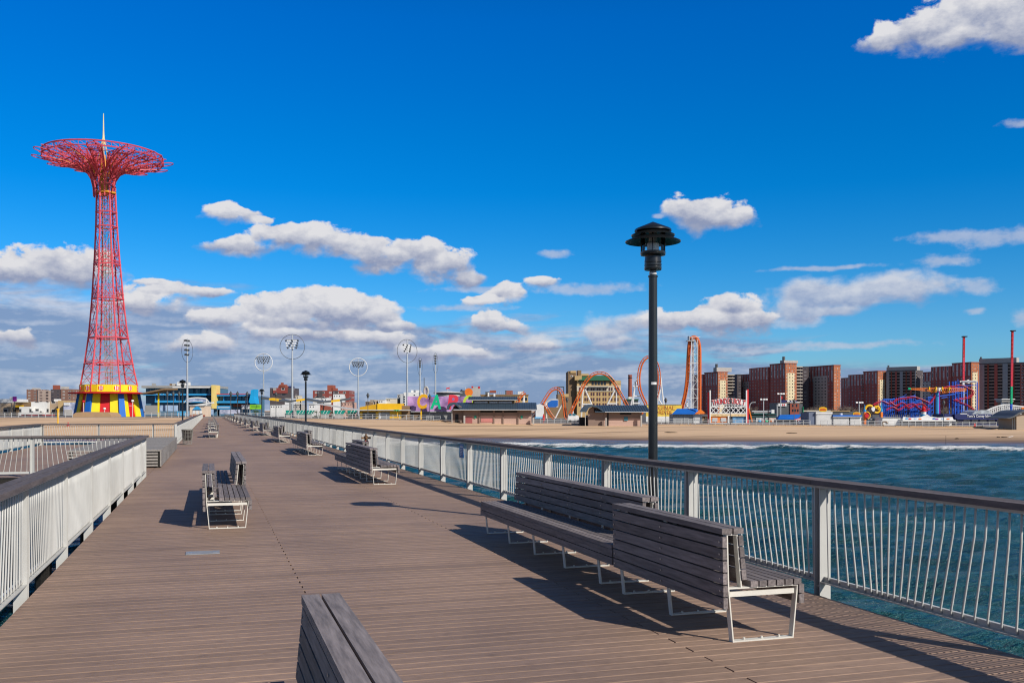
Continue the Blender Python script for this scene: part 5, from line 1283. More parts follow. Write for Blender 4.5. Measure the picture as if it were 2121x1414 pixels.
# ================================================================ stalls and rides right of the sign
f = Far('fairground_ride', 1553, 288, 'teal and white flat fairground ride with painted scenery right of the lattice sign', 'ride')
f.boxes('deck', f_dgrey, [(1553, 1612, 861, None)], 0, 5); f.boxes('upper_rail', f_lgrey, [(1556, 1596, 850.3, 852.3), (1561, 1590, 853.2, 855)], -.3, .2); f.boxes('dark_bay', f_dark, [(1554, 1606, 855.2, 860.9)], .4, 4); f.boxes('green_beam', pm('dark_teal_beam', (.02, .16, .14)), [(1553, 1610, 857, 857.9), (1553, 1610, 862, 863)], -.25, -.02)
f.boxes('painted_scenery', pm('painted_scenery', (.20, .32, .32), .6, v=.8, s=1.6, col2=(.6, .58, .55)), [(1566, 1590, 865, 875)], -.3, -.02); f.boxes('painted_scenery', pm('red_scenery', (.5, .12, .08), .6, v=.6, s=2, col2=(.6, .55, .5)), [(1592, 1607, 865, 874)], -.3, -.02)
f.boxes('white_hut', f_white, [(1598, 1604, 848, 856)], 0, 2); f.put(MB().bar(f.P(1549, 845, -1), f.P(1557, 876, -1), .35), 'slide_beam', f_orl)
for i, px in enumerate((1571, 1578, 1585, 1593)): f.put(MB().lathe([(0, 0), (.5, .2), (.6, .6), (.3, .9), (0, 1.0)], 8, (f.X(px), -1.2, f.Zy(876))), 'car', (f_cyan, f_red, f_green2, f_orl)[i], True)
f = Far('brick_tavern', 1637, 310, 'three storey building with a grey side wall and red brick front behind the blue tent', 'building')
f.boxes('side_wall', f_dgrey, [(1611, 1636.4, 834, None)], .3, 10); f.boxes('front_wall', f_brick, [(1636.5, 1655.5, 834, None)], 0, 10); f.boxes('cornice', f_white, [(1636, 1656, 832.4, 834)], -.3, .5)
for x, y_ in ((1641, 837), (1649, 837), (1641, 847), (1646, 847), (1651.5, 847)): f.boxes('window', f_glass, [(x, x + 2.4, y_, y_ + 5)], -.12, -.01)
f.boxes('wall_sign', f_white, [(1612, 1629, 835.5, 841)], -.1, .25); f.boxes('sign_marks', f_red, [(1620, 1622, 836.4, 840), (1623.5, 1625.5, 836.4, 840)], -.16, -.11); f.boxes('roof_sign', f_navy, [(1618, 1653, 828.5, 833)], 1, 1.3); f.boxes('roof_sign_marks', f_white, [(1632, 1637, 829, 832), (1640, 1650, 829.6, 830.6)], .8, .99); f.boxes('side_extension', f_dgrey, [(1655.6, 1663, 836, None)], .3, 8); f.boxes('green_pole', f_green2, [(1663.2, 1664, 842, None)], 0, .3)
f = Far('market_tent', 1612, 275, 'blue sloping market tent roof in front of the brick building', 'tent')
f.put(MB().hexa([(f.X(1611), 0, f.Zy(868)), (f.X(1652), 0, f.Zy(868)), (f.X(1668), 6, f.Zy(866)), (f.X(1618), 6, f.Zy(866))], [(f.X(1622), 3, f.Zy(859)), (f.X(1667), 3, f.Zy(857.6)), (f.X(1668), 4, f.Zy(857.6)), (f.X(1623), 4, f.Zy(859))]), 'roof', f_blue)
f.boxes('dark_bay', f_dgrey, [(1613, 1660, 868, None)], 1, 5)
f = Far('ramp_sign', 1646, 256, 'tilted red, white and blue striped ramp sign beside the white stalls', 'sign')
for i, (m_, o_) in enumerate(((f_red, 0), (f_white, 1.3), (f_red, 2.9), (f_white, 4.3), (f_navy, 6.2))):
    A_, B_ = f.P(1645 + i * 2.6, 869 + o_ * .45), f.P(1676, 860 + o_ * 1.1); f.put(MB().bar(A_, B_, .35, .16 + .04 * i), 'stripe', m_)
f.boxes('support', f_dgrey, [(1652, 1653, 867, None), (1670, 1671, 862, None)], .2, .5); f.boxes('side_graphic', f_mural2, [(1650, 1676, 870, 876)], .3, .6)
St = Far('shutter_stalls', 1690, 238, 'row of white roller shuttered stalls on the boardwalk', 'stalls')
St.boxes('side_wall', pm('shaded_white_wall', (.15, .18, .26), .8), [(1676, 1689.9, 854, None)], .3, 7); St.boxes('tall_wall', f_white, [(1690, 1723, 857, None)], 0, 7); St.boxes('tall_cap', f_white, [(1689.3, 1723.6, 853, 857)], -.3, 7.2); St.boxes('low_wall', f_white, [(1724, 1784, 862.5, None)], .1, 7); St.boxes('blue_fascia', f_blue, [(1724, 1784, 859.3, 862.4)], -.5, 7); St.boxes('white_trim', f_white, [(1723.8, 1784.2, 862.4, 863.3)], -.6, .09)  # side wall is white like the front, its shade painted in as blue grey
for l, r, t in ((1692, 1721.5, 859), (1726, 1758, 865), (1761, 1782.5, 865)):
    sm = MB(); z = 879.5
    while z > t: sm.box(St.X(l), St.X(r), -.09, -.01, St.Zy(z), St.Zy(z - .75)); z -= .95
    St.put(sm, 'shutter', f_white)
St.boxes('dark_joint', f_dark, [(1723.05, 1723.8, 858, None), (1759, 1759.8, 864, None)], -.1, .05); St.boxes('roof_vent', f_white, [(1747, 1751, 855.5, 859.2)], 2, 3); St.boxes('bin', f_navy, [(1751, 1758, 879.3, 881.6)], -2, -1.2)
for l, r, t, b_, d, s in ((1696.5, 1713, 842.5, 852.5, 300, 'round yellow food sign with red marks above the white stalls'), (1767, 1782.5, 853, 861, 262, 'small yellow food sign with red marks above the blue fascia')):
    f = Far('food_sign', l, d, s, 'sign'); f.put(MB().prism([(f.X((l + r) / 2 + (r - l) / 2 * cos(2 * pi * q / 20)), f.Zy((t + b_) / 2 - (b_ - t) / 2 * (abs(sin(2 * pi * q / 20)) ** .6) * (1 if sin(2 * pi * q / 20) > 0 else -1))) for q in range(20)], 0, .3), 'panel', f_yel)
    h_ = (b_ - t); f.boxes('red_marks', f_red, [(l + 2.5, r - 3, t + h_ * .28, t + h_ * .42), (l + 2, r - 2, t + h_ * .55, t + h_ * .7)], -.05, -.005); f.boxes('post', f_dgrey, [((l + r) / 2 - .6, (l + r) / 2 + .6, b_, None)], .05, .25)
simple('low_row', 1664, 1790, 852, 330, f_dgrey, 'long low dark stall row behind the white shutters', 'building', 8, None, [('roof_edge', f_cream, [(1664, 1720, 849.5, 852)], -.3, 6), ('tan_edge', f_tan, [(1720, 1760, 850.5, 852)], -.3, 6)])
# gateway
Gt = Far('park_gateway', 1788, 245, 'colourful park gateway with orange pillars, blue cones and a yellow swirl', 'gateway')
for l in (1789.5, 1824):
    Gt.boxes('pillar', f_orl, [(l, l + 4, 853, None)], -.3, .5); Gt.put(MB().lathe([(.34, Gt.Zy(854)), (.36, Gt.Zy(850)), (.18, Gt.Zy(844)), (0, Gt.Zy(836 if l < 1800 else 827))], 10, (Gt.X(l + 2), .1, 0)), 'cone', f_sky)
def arcpts(cx, cy, r, a0, a1, n=16): return [Gt.P(cx + r * cos(a0 + (a1 - a0) * q / n), cy - r * sin(a0 + (a1 - a0) * q / n), .1) for q in range(n + 1)]
Gt.put(MB().tube(arcpts(1801, 848, 8.5, pi, pi * .25), .30, 8), 'arch_swirl', f_yel); Gt.put(MB().tube(arcpts(1816, 848, 6.5, -pi * .7, pi * .9), .26, 8).tube(arcpts(1818, 844, 3, -pi * .5, pi * 1.2, 12), .2, 8), 'arch_swirl', f_yel)
Gt.put(MB().prism([(Gt.X(1808 + 4.2 * cos(t) * (1 if sin(t) > 0 else .75)), Gt.Zy(847 - 4.8 * sin(t))) for t in [2 * pi * q / 16 for q in range(16)]], -.35, .0), 'heart_panel', f_white)
st_ = [(Gt.X(1793.5 + (5.6 if q % 2 else 3.2) * cos(2 * pi * q / 20)), Gt.Zy(860.5 - (6.4 if q % 2 else 3.6) * sin(2 * pi * q / 20))) for q in range(20)]
Gt.put(MB().prism(st_, -.7, -.45), 'sunburst', f_red); Gt.put(MB().tube(arcpts(1795, 860, 7.4, -1.2, 1.6), .16, 6), 'sunburst_rim', f_yel); Gt.boxes('gate_screen', pm('blue_gate_screen', (.03, .09, .16), .5, v=.5, s=1.2), [(1794, 1823.5, 866, None)], .6, .9); Gt.boxes('screen_lights', f_lgrey, [(x, x + 1.1, 866.5, 869) for x in range(1797, 1821, 3)], .4, .59)
# white wavy building
Wv = Far('wavy_building', 1868, 240, 'long white building with a painted wave parapet and grey shutters', 'building')
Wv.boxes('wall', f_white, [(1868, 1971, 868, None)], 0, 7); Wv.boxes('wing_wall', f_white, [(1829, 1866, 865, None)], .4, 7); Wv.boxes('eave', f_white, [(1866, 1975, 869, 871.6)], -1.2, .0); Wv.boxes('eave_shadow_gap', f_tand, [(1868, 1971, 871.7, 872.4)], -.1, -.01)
Wv.poly('parapet', f_white, [(1866, 870), (1869, 862.5), (1876, 863.8), (1890, 864.4), (1905, 863.5), (1914, 859.5), (1918, 857.5), (1924, 862), (1940, 864.3), (1958, 863.6), (1970, 863), (1973, 870)], -.7, -.3)
for l, r in ((1871, 1882.5), (1888, 1910), (1916, 1938.5), (1943.5, 1965)): Wv.boxes('shutter', f_shut, [(l, r, 873, 879)], -.08, -.01)
for x, y_, m_ in ((1876, 866.5, f_cyan), (1882, 867, f_red), (1894, 866.5, f_lblue), (1903, 867.3, f_orl), (1932, 866.5, f_blue), (1938, 867.5, f_violet), (1950, 866.8, f_lblue), (1961, 867.2, f_orl)):
    Wv.put(MB().prism([(Wv.X(x + 3.4 * cos(2 * pi * q / 12)), Wv.Zy(y_ - 1.4 * sin(2 * pi * q / 12))) for q in range(12)], -.78, -.71), 'wave_patch', m_)
Wv.put(MB().tube([Wv.P(1834 + 5 * cos(t), 877 - 4.5 * sin(t), .32) for t in [2 * pi * q / 16 for q in range(13)]], .16, 6), 'wall_swirl', f_tand); Wv.boxes('wing_cap', f_lgrey, [(1828.5, 1866, 864, 865)], .2, 7.2)
Nv = Far('navy_building', 1962, 246, 'navy blue boardwalk restaurant building with white Coney Island lettering', 'building')
Nv.boxes('wall', f_navy, [(1978, 2082, 857.5, None)], 0, 8); Nv.boxes('side_wing', f_navy, [(1960, 1977.9, 857, None)], 1.0, 8); Nv.boxes('awning', f_navy, [(1978, 2090, 866, 868.5)], -1.2, -.01)
for i in range(6): Nv.boxes('shutter', f_shut, [(1995.5 + i * 17.3, 2008.5 + i * 17.3, 868.8, 877)], -.08, -.01)
text_obj('lettering', "Tom's Coney Island", f_white, Nv.root, (Nv.X(2029), -.10, Nv.Zy(863.6)), 6.4 * Nv.k * 1.15, extrude=.03, offset=.012, xs=.9); Nv.boxes('top_trim', f_white, [(1990, 2004, 855.8, 857.4)], .2, 2)
Nv.put(MB().prism([(Nv.X(1981 + 4.3 * cos(2 * pi * q / 18)), Nv.Zy(873.5 - 4.3 * sin(2 * pi * q / 18))) for q in range(18)], -.1, -.01), 'round_mural', f_dgrey)
f = Far('red_banner', 2019, 230, 'small red banner on the railing in front of the navy building', 'banner'); f.boxes('cloth', f_red, [(2017.5, 2021, 876, 885)], 0, .12); f.boxes('post', f_lgrey, [(2019, 2019.7, 875, None)], .13, .25)
# blue and red coaster
R_ = Far('roller_coaster', 1900, 300, 'blue framed roller coaster with red winding track behind the white wavy building', 'roller coaster')
rb = random.Random(5)
for x0, x1, t in ((1830, 1853, 826.5), (1864, 1878, 822.5), (1886, 1896, 820.5), (1897, 1908, 829), (1922, 1933, 822.5)):
    mb = MB(); n_ = max(2, int((x1 - x0) / 4))
    for i in range(n_ + 1):
        x = x0 + (x1 - x0) * i / n_
        for yy in (0, 3): mb.tube([R_.P(x, 866, yy), R_.P(x, t, yy)], .14, 5)
    py = 864
    while py > t + 1:
        mb.bar(R_.P(x0, py), R_.P(x1, py), .16); mb.bar(R_.P(x0, py), R_.P(x1, py - 8), .10); py -= 8
    mb.bar(R_.P(x0 - .6, t), R_.P(x1 + .6, t), .32); R_.put(mb, 'support_frame', f_rblue)
for pts in ([(1810, 840), (1818, 835), (1828, 833), (1840, 838), (1850, 834), (1860, 828), (1875, 826), (1890, 824), (1905, 828), (1917, 833), (1926, 836), (1934, 826), (1942, 816), (1950, 808), (1962, 803), (1975, 802)],
            [(1836, 850), (1848, 845), (1860, 850), (1874, 843), (1890, 838), (1900, 846), (1912, 852), (1926, 848)], [(1975, 802), (1990, 800), (2004, 806), (2014, 812), (2008, 820), (1992, 824), (1980, 826), (1976, 830), (1990, 836), (2004, 842), (2016, 850)],
            [(1840, 832), (1855, 842), (1868, 836), (1880, 846), (1893, 842), (1908, 838), (1918, 846)]):
    track(R_, pts, f_rred, r=.13, hgt=.4, w=.35)
mb = MB()
for x in (1978, 1985, 1994.5, 2003): 
    for yy in (0, 4): mb.tube([R_.P(x, 866, yy), R_.P(x, 789 if x < 1990 else 800, yy)], .26 if x in (1985,) else .2, 5)
for py in (862, 850, 838, 826, 814, 802, 794): mb.bar(R_.P(1978, py), R_.P(2003 if py > 800 else 1985, py), .18); mb.bar(R_.P(1978, py), R_.P(1985, py - 8), .12)
for x in (2021.5, 2024.5): mb.tube([R_.P(x, 866), R_.P(x, 791)], .14, 5)
mb.bar(R_.P(1978, 798), R_.P(2026, 798), .2); R_.put(mb, 'lift_frame', f_rblue)
sg = R_.put(MB().prism([(R_.X(x), R_.Zy(y_)) for x, y_ in ((1987, 788.5), (2001, 787.8), (2004, 785.6), (2007, 787.8), (2023, 788.5), (2023, 792), (2008, 792.4), (2005, 794), (2002, 792.4), (1987, 791.6))], -.5, -.2), 'top_sign', f_white)
MB().box(R_.X(1989), R_.X(2021), -.58, -.51, R_.Zy(790.9), R_.Zy(789.4)).build('sign_text', f_navy, sg)
col = MB().tube([R_.P(1941.5, 862, 0), R_.P(1941.5, 803, 0)], .55, 8).tube([R_.P(1945.5, 862, 0), R_.P(1944, 803, 0)], .3, 6); R_.put(col, 'round_column', f_violet)
bd = MB().bar(R_.P(1945, 820), R_.P(1978, 816), .3).bar(R_.P(1950, 824), R_.P(1962, 822), .25); R_.put(bd, 'brace', f_rblue)
Sp = Far('swing_ride', 1941, 292, 'long orange boom ride with yellow spirals balanced on a post above the blue coaster', 'ride')
bm_ = MB()
for l, r, h0, h1 in ((1886, 1938, .12, .62), (1949, 2000, .75, .3)):
    A_, B_ = Sp.P(l, 805.2), Sp.P(r, 807.5)
    if l > 1940: A_, B_ = Sp.P(l, 808), Sp.P(r, 806.5)
    for s1 in (-1, 1):
        for s2 in (-1, 1): bm_.bar(A_ + Vector((0, s1 * h0, s2 * h0)), B_ + Vector((0, s1 * h1, s2 * h1)), .16)
    for q in range(13):
        t = q / 12; c0 = A_.lerp(B_, t); h_ = h0 + (h1 - h0) * t; c1 = A_.lerp(B_, min(1, t + 1 / 12)); h2 = h0 + (h1 - h0) * min(1, t + 1 / 12)
        bm_.bar(c0 + Vector((0, -h_, -h_)), c1 + Vector((0, -h2, h2)), .11); bm_.bar(c0 + Vector((0, h_, -h_)), c1 + Vector((0, h2, h2)), .11)
Sp.put(bm_, 'boom', f_orl)
for l, r in ((1921, 1942), (1948, 1970)): Sp.put(MB().tube([Sp.P(l + (r - l) * q / 40, 806.8 - 4.6 * sin(q / 40 * 3 * pi), -1.1 * cos(q / 40 * 3 * pi)) for q in range(41)], .24, 6), 'spiral', f_yel)
Sp.put(MB().tube([Sp.P(1943.5, 866, .8), Sp.P(1943.5, 803, .8)], .5, 8), 'post', f_sky); Sp.put(MB().lathe([(0, Sp.Zy(810)), (.9, Sp.Zy(809.5)), (.9, Sp.Zy(802.5)), (0, Sp.Zy(802))], 10, (Sp.X(1944), 0, 0)), 'hub', f_white); Sp.put(MB().tube([Sp.P(1881, 805), Sp.P(1886.5, 805.2)], .3, 6), 'boom_tip', f_green2)
Lh = Far('toy_lighthouse', 1913, 262, 'small white lighthouse with a red cap behind the white wavy building', 'lighthouse')
Lh.put(MB().lathe([(.85, -.2), (.65, Lh.Zy(852))], 14), 'tower', f_white); Lh.put(MB().lathe([(.8, Lh.Zy(852)), (.8, Lh.Zy(850.5)), (.5, Lh.Zy(850.4)), (.5, Lh.Zy(846))], 14), 'gallery', f_red); Lh.put(MB().lathe([(.65, Lh.Zy(846)), (.3, Lh.Zy(842.5)), (.1, Lh.Zy(841)), (.04, Lh.Zy(838.5)), (0, Lh.Zy(838.4))], 14), 'cap', f_red); Lh.put(MB().lathe([(.87, Lh.Zy(862)), (.80, Lh.Zy(858))], 14), 'band', f_cyan)
def mast(px, pt, top, bot, d, segs, label):
    f = Far('ride_mast', px, d, label, 'mast')
    for a, b, m_ in segs:
        mb = MB(); pa = lambda y: px + (pt - px) * (bot - y) / (bot - top); w_ = .22
        for sx in (-1, 1):
            for sy in (-1, 1): mb.bar(f.P(pa(a), a) + Vector((sx * w_, sy * w_, 0)), f.P(pa(b), b) + Vector((sx * w_, sy * w_, 0)), .14)
        y_ = a; q = 0
        while y_ > b:
            c0, c1 = f.P(pa(y_), y_), f.P(pa(max(b, y_ - 4.5)), max(b, y_ - 4.5)); sx = 1 if q % 2 else -1
            mb.bar(c0 + Vector((-w_, -w_, 0)), c0 + Vector((w_, -w_, 0)), .1); mb.bar(c0 + Vector((sx * w_, -w_, 0)), c1 + Vector((-sx * w_, -w_, 0)), .1); mb.bar(c0 + Vector((-sx * w_, w_, 0)), c1 + Vector((sx * w_, w_, 0)), .1); y_ -= 4.5; q += 1
        f.put(mb, 'lattice_section', m_)
    f.put(MB().box(f.X(pt) - .5, f.X(pt) + .9, -.6, .6, f.Zy(top), f.Zy(top - 2)), 'head', f_dark)
mast(1994.3, 1996.5, 698, 866, 310, ((866, 790, f_white), (790, 740, f_coral), (740, 698, f_red)), 'red and white lattice ride mast left of the lattice frame sign')
mast(2094, 2097, 686, 866, 310, ((866, 836, f_rblue), (836, 800, f_green2), (800, 745, f_coral), (745, 686, f_red)), 'tall thin red lattice ride mast with a green lower part at far right')
Wc = Far('wooden_coaster', 2045, 330, 'white timber coaster structure behind the navy building', 'roller coaster')
mb = MB(); hh = lambda x: 857 - 20 * max(0, sin((x - 2030) / 75 * pi * .62)) if x < 2090 else 838.5 + (x - 2090) * .12
for i in range(30):
    x = 2030 + i * 4; mb.bar(Wc.P(x, 868), Wc.P(x, hh(x)), .2); mb.bar(Wc.P(x, hh(x)), Wc.P(x + 4, hh(x + 4)), .45); mb.bar(Wc.P(x, hh(x) + 4), Wc.P(x + 4, hh(x + 4) + 4), .2); mb.bar(Wc.P(x, 866), Wc.P(x + 4, hh(x + 4) + 1), .13)
Wc.put(mb, 'timber_frame', f_white)
Wc.boxes('roofed_station', f_conc, [(2072, 2096, 827.5, 832)], -1, 3); Wc.boxes('station_roof', f_white, [(2070, 2098, 825.6, 827.4)], -1.5, 3.5); Wc.boxes('station_leg', f_white, [(2076, 2079, 832, None), (2088, 2091.5, 832, None)], 0, 1); Wc.boxes('yellow_panel', f_orl, [(2113, 2124, 843, 847)], -1, -.7)
f = Far('glazed_hall', 2005, 285, 'low glazed white hall roof above the navy building', 'building')
f.poly('roof', pm('mottled_white_roof', (.42, .46, .50), .4, v=.5, s=.8), [(2012, 858), (2020, 852), (2032, 849), (2046, 849), (2052, 853), (2054, 858)], 0, 8); f.boxes('wall', f_lgrey, [(2012, 2054, 858, None)], .2, 8)

# ================================================================ brick apartment towers, square to the pier
def ratio(px): rx, ry = ray(px); return rx / ry
def tower(px, d, left, right, top, label, face=t_brick, lit=t_lit, cream=None, panel=None, strip=11, steps=(), bulk=None, balc=None, darkwing=None, tank=False, name='apartment_tower'):
    rx, ry = ray(px); X0, Y0 = rx * d, ry * d; z0 = G(px); zt = H - (top - HY) * d / F
    h_ = zt - z0
    Lx = ratio(right) * Y0 - X0; Ly = X0 / ratio(left) - Y0
    root = thing(name, (X0, Y0, z0), 0, label, 'tower block', 'brick apartment towers behind the park')
    def Yat(p): return X0 / ratio(p) - Y0
    def Xat(p): return ratio(p) * Y0 - X0
    def hat(y): return H - (y - HY) * d / F - z0
    MB().box(0, Lx, 0, .4, -1, h_).build('front_wall', lit, root)
    MB().box(0, Lx, .41, Ly, -1, h_).build('side_wall', face, root)
    MB().box(-.18, -.02, .6, Ly - .2, h_ - strip, h_ - .6).build('spandrel_band', t_strip, root)
    MB().box(-.3, Lx + .3, -.3, Ly + .3, h_ + .02, h_ + .7).build('parapet', f_brick, root)
    if cream: MB().box(Xat(cream[0]), Xat(cream[1]), -.2, -.02, -1, hat(cream[2])).build('cream_panel', t_cream, root)
    for l, r, t in (panel or ()): MB().box(-.22, -.02, Yat(r), Yat(l), -1, hat(t)).build('grey_panel', t_pan, root)
    for i, (l, r, t) in enumerate(steps):      # lower wing further back on the same side
        y0, y1 = Yat(r), Yat(l); MB().box(-1.2, Lx * .8, max(y0, Ly + .05), y1, -1, hat(t)).build('rear_wing', face, root)
        MB().box(-1.38, -1.22, max(y0, Ly + .05) + .3, y1 - .3, hat(t) - strip, hat(t) - .6).build('spandrel_band', t_strip, root)
    if bulk:
        l, r, t = bulk; bk = MB(); bk.box(Xat(l) if l > px else .5, Xat(r), 3, 9, h_ + .71, hat(t) - .0); bk.build('roof_house', t_bulk, root)
        if tank: MB().tube([(Xat(l) + 1 if l > px else 1.5, 5, hat(t) + .01), (Xat(l) + 1 if l > px else 1.5, 5, hat(t) + 3.2)], 1.2, 10).build('roof_tank', f_dgrey, root)
    if balc:                                   # balcony wing, set back behind the lit wall
        l, r, t = balc; xa, xb = max(Lx + .05, Xat(l)), Xat(r) ; zt2 = hat(t)
        MB().box(xa, xb, 7, 18, -1, zt2).build('balcony_wing', t_dk, root)
        sl = MB(); z = zt2 - .2
        while z > 2: sl.box(xa + .1, xb, 4.6, 6.98, z, z + .9); z -= 2.75
        sl.build('balcony_slabs', t_balc, root)
    if darkwing:
        l, r, t = darkwing; MB().box(-14, Yat(l) * .0 - .3, Yat(r), Yat(l), -1, hat(t)).build('dark_wing', t_dk, root)
    return root
def slab(px, d, right, top, label, bulk=None, name='apartment_tower', l2=None):
    """tower seen on its shaded balcony side"""
    rx, ry = ray(px); X0, Y0 = rx * d, ry * d; z0 = G(px); h_ = H - (top - HY) * d / F - z0
    Ly = X0 / ratio(px) - Y0
    root = thing(name, (X0, Y0, z0), radians(-62), label, 'tower block', 'brick apartment towers behind the park')
    # local x runs along the facade
    n_ = Vector((cos(radians(-62)), sin(radians(-62))))
    # width so that the far end projects on px=right
    k1 = ratio(right); W__ = (k1 * Y0 - X0) / (n_.x - k1 * n_.y)
    MB().box(0, W__, 2, 16, -1, h_).build('rear_wall', t_dk, root)
    fl = MB(); z = h_ - 1.2
    while z > 2: fl.box(.2, W__ - .2, .2, 1.98, z, z + 1.0); z -= 2.75
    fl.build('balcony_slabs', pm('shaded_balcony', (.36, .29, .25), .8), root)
    for f0, f1, m_ in ((.0, .10, t_pier), (.16, .19, f_brick), (.30, .36, t_brick), (.46, .56, t_pier), (.66, .69, f_brick), (.80, .86, t_brick), (.97, 1.0, t_pier)):
        MB().box(W__ * f0, W__ * f1, -.1, .19, -1, h_).build('wall_pier', m_, root)
    MB().box(-.2, W__ + .2, -.3, 16.2, h_ + .02, h_ + .7).build('parapet', f_dgrey, root)
    if bulk:
        a, b, t = bulk; MB().box(W__ * a, W__ * b, 4, 11, h_ + .71, H - (t - HY) * d / F - z0).build('roof_house', t_bulk, root); MB().tube([(W__ * a + 1, 6, h_ + 1), (W__ * a + 1, 6, H - (t - 4 - HY) * d / F - z0)], .9, 8).build('roof_tank', f_dgrey, root)
    return root
tower(1487, 860, 1459, 1507, 771, 'brick apartment tower with a cream front panel directly behind the lattice sign', cream=(1491, 1503, 787), steps=((1440, 1459, 773),), bulk=(1488, 1519, 760.5), balc=(1507, 1527, 776), tank=True)
tower(1557, 900, 1532, 1566, 775.5, 'brick tower half hidden behind the tallest cream panelled tower', panel=((1540, 1556, 790),))
tower(1627, 820, 1594.5, 1650, 753, 'tallest brick apartment tower with a cream front panel and rooftop houses', cream=(1631, 1645, 772), steps=((1554, 1594.4, 757),), bulk=(1624, 1657, 745.5), balc=(1650, 1669, 759), tank=True)
tower(1727, 830, 1675, 1741, 757, 'brick apartment tower with a wide grey panel side and plain orange front', panel=((1685, 1714, 777),), strip=13)
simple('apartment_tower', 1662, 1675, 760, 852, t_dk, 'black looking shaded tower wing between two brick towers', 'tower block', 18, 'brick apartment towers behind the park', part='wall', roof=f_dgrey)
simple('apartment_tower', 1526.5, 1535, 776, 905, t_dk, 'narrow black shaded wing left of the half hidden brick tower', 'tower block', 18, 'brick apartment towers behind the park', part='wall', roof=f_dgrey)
tower(1760, 1100, 1742, 1764, 783, 'lower distant brick tower right of the plain orange fronted tower')
tower(1818, 900, 1788, 1836, 769, 'brick apartment tower with a cream front panel left of the balcony slab', cream=(1822, 1832, 786), steps=((1759, 1787.9, 773),))
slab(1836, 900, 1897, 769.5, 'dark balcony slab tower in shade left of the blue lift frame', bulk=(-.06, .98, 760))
tower(1931, 940, 1896, 1940, 771, 'brick tower with a grey panel side behind the orange boom ride', panel=((1903, 1930, 789),))
tower(2012, 830, 1972, 2028, 751, 'brick apartment tower with a cream front panel behind the blue lift frame', cream=(2014, 2024.5, 771), steps=((1930.5, 1971.9, 755),))
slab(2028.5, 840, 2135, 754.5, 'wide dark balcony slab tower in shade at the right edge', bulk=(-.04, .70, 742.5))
# bare winter trees before the towers
rt = random.Random(11)
def bare(px, d, h, label):
    f = Far('bare_tree', px, d, label, 'tree', 'bare winter trees around the amusement park')
    f.put(MB().tube([(0, 0, -.3), (.1, 0, h * .3), (0, .1, h * .55)], [.28, .2, .12], 6), 'trunk', f_bark)
    mb = MB()
    for i in range(26):
        a = rt.uniform(0, 2 * pi); z = h * rt.uniform(.25, .55); L_ = h * rt.uniform(.25, .5); u = Vector((cos(a), sin(a), rt.uniform(.5, 1.4))).normalized()
        p0 = Vector((0, 0, z)); p1 = p0 + u * L_; mb.bar(p0, p1, .09)
        for _ in range(5):
            q0 = p0.lerp(p1, rt.uniform(.3, 1)); u2 = (u + Vector((rt.gauss(0, .6), rt.gauss(0, .6), rt.gauss(0, .4)))).normalized(); q1 = q0 + u2 * L_ * .5; mb.bar(q0, q1, .05)
            for _ in range(2): mb.bar(q1.lerp(q0, rt.uniform(0, .5)), q1 + Vector((rt.gauss(0, .5), rt.gauss(0, .5), rt.uniform(-.1, .8))), .035)
    f.put(mb, 'crown', f_twig)
for i, (px, lb) in enumerate(((1683, 'low bare tree above the left end of the white shuttered stalls'), (1698, 'bare tree directly behind the round yellow food sign'), (1718, 'bare tree just right of the round yellow food sign'),
        (1735, 'bare tree at the foot of the plain orange tower front'), (1749, 'bare tree below the lower distant brick tower'), (1764, 'bare tree behind the small yellow food sign'), (1784, 'bare tree left of the swirl gateway'),
        (1806, 'bare tree seen through the swirl gateway arch'), (1955, 'bare tree right of the round violet column'), (1968, 'bare tree left of the tall blue lift frame'), (2012, 'bare tree under the lattice frame sign'),
        (1558, 'bare tree behind the curved arm street lamp'), (1600, 'bare tree left of the grey walled building'), (793, 'lone bare tree behind the yellow building'))):
    bare(px, 400 + 18 * (i % 4), rt.uniform(4.2, 6.2), lb)
# gull and small things on the sand
def gull(px, py, d, rz, label):
    p = cf(px, py, d); t = thing('gull', p, rz, label, 'gull')
    m = MB()
    m.tube([(0, -.24, 0), (0, -.18, .0), (0, -.05, -.01), (0, .1, 0), (0, .22, .01), (0, .32, .01)], [.015, .045, .06, .055, .03, .01], 8)
    for sx in (-1, 1):
        m.hexa([(0, -.10, 0), (0, .06, 0), (sx * .28, .05, .15), (sx * .28, -.10, .15)], [(0, -.10, .025), (0, .06, .025), (sx * .28, .05, .165), (sx * .28, -.10, .165)])
        m.hexa([(sx * .28, -.10, .15), (sx * .28, .05, .15), (sx * .66, .12, .10), (sx * .66, .08, .10)], [(sx * .28, -.10, .165), (sx * .28, .05, .165), (sx * .66, .12, .11), (sx * .66, .08, .11)])
    m.build('body', f_white, t, smooth=radians(50))
gull(1184.5, 779.5, 150, .9, 'white gull gliding in front of the dark side of the tan hotel')
f = Far('marker_pole', 1959, 157, 'thin bare pole standing at the edge of the surf', 'pole', z0=landz(1959, 161) - .1); f.put(MB().tube([(0, 0, -.3), (.02, 0, 1.45)], .03, 6), 'shaft', f_bark); f.put(MB().lathe([(.05, .0), (.06, .1), (.05, .2)], 8), 'collar', f_dgrey)
rw = random.Random(4)
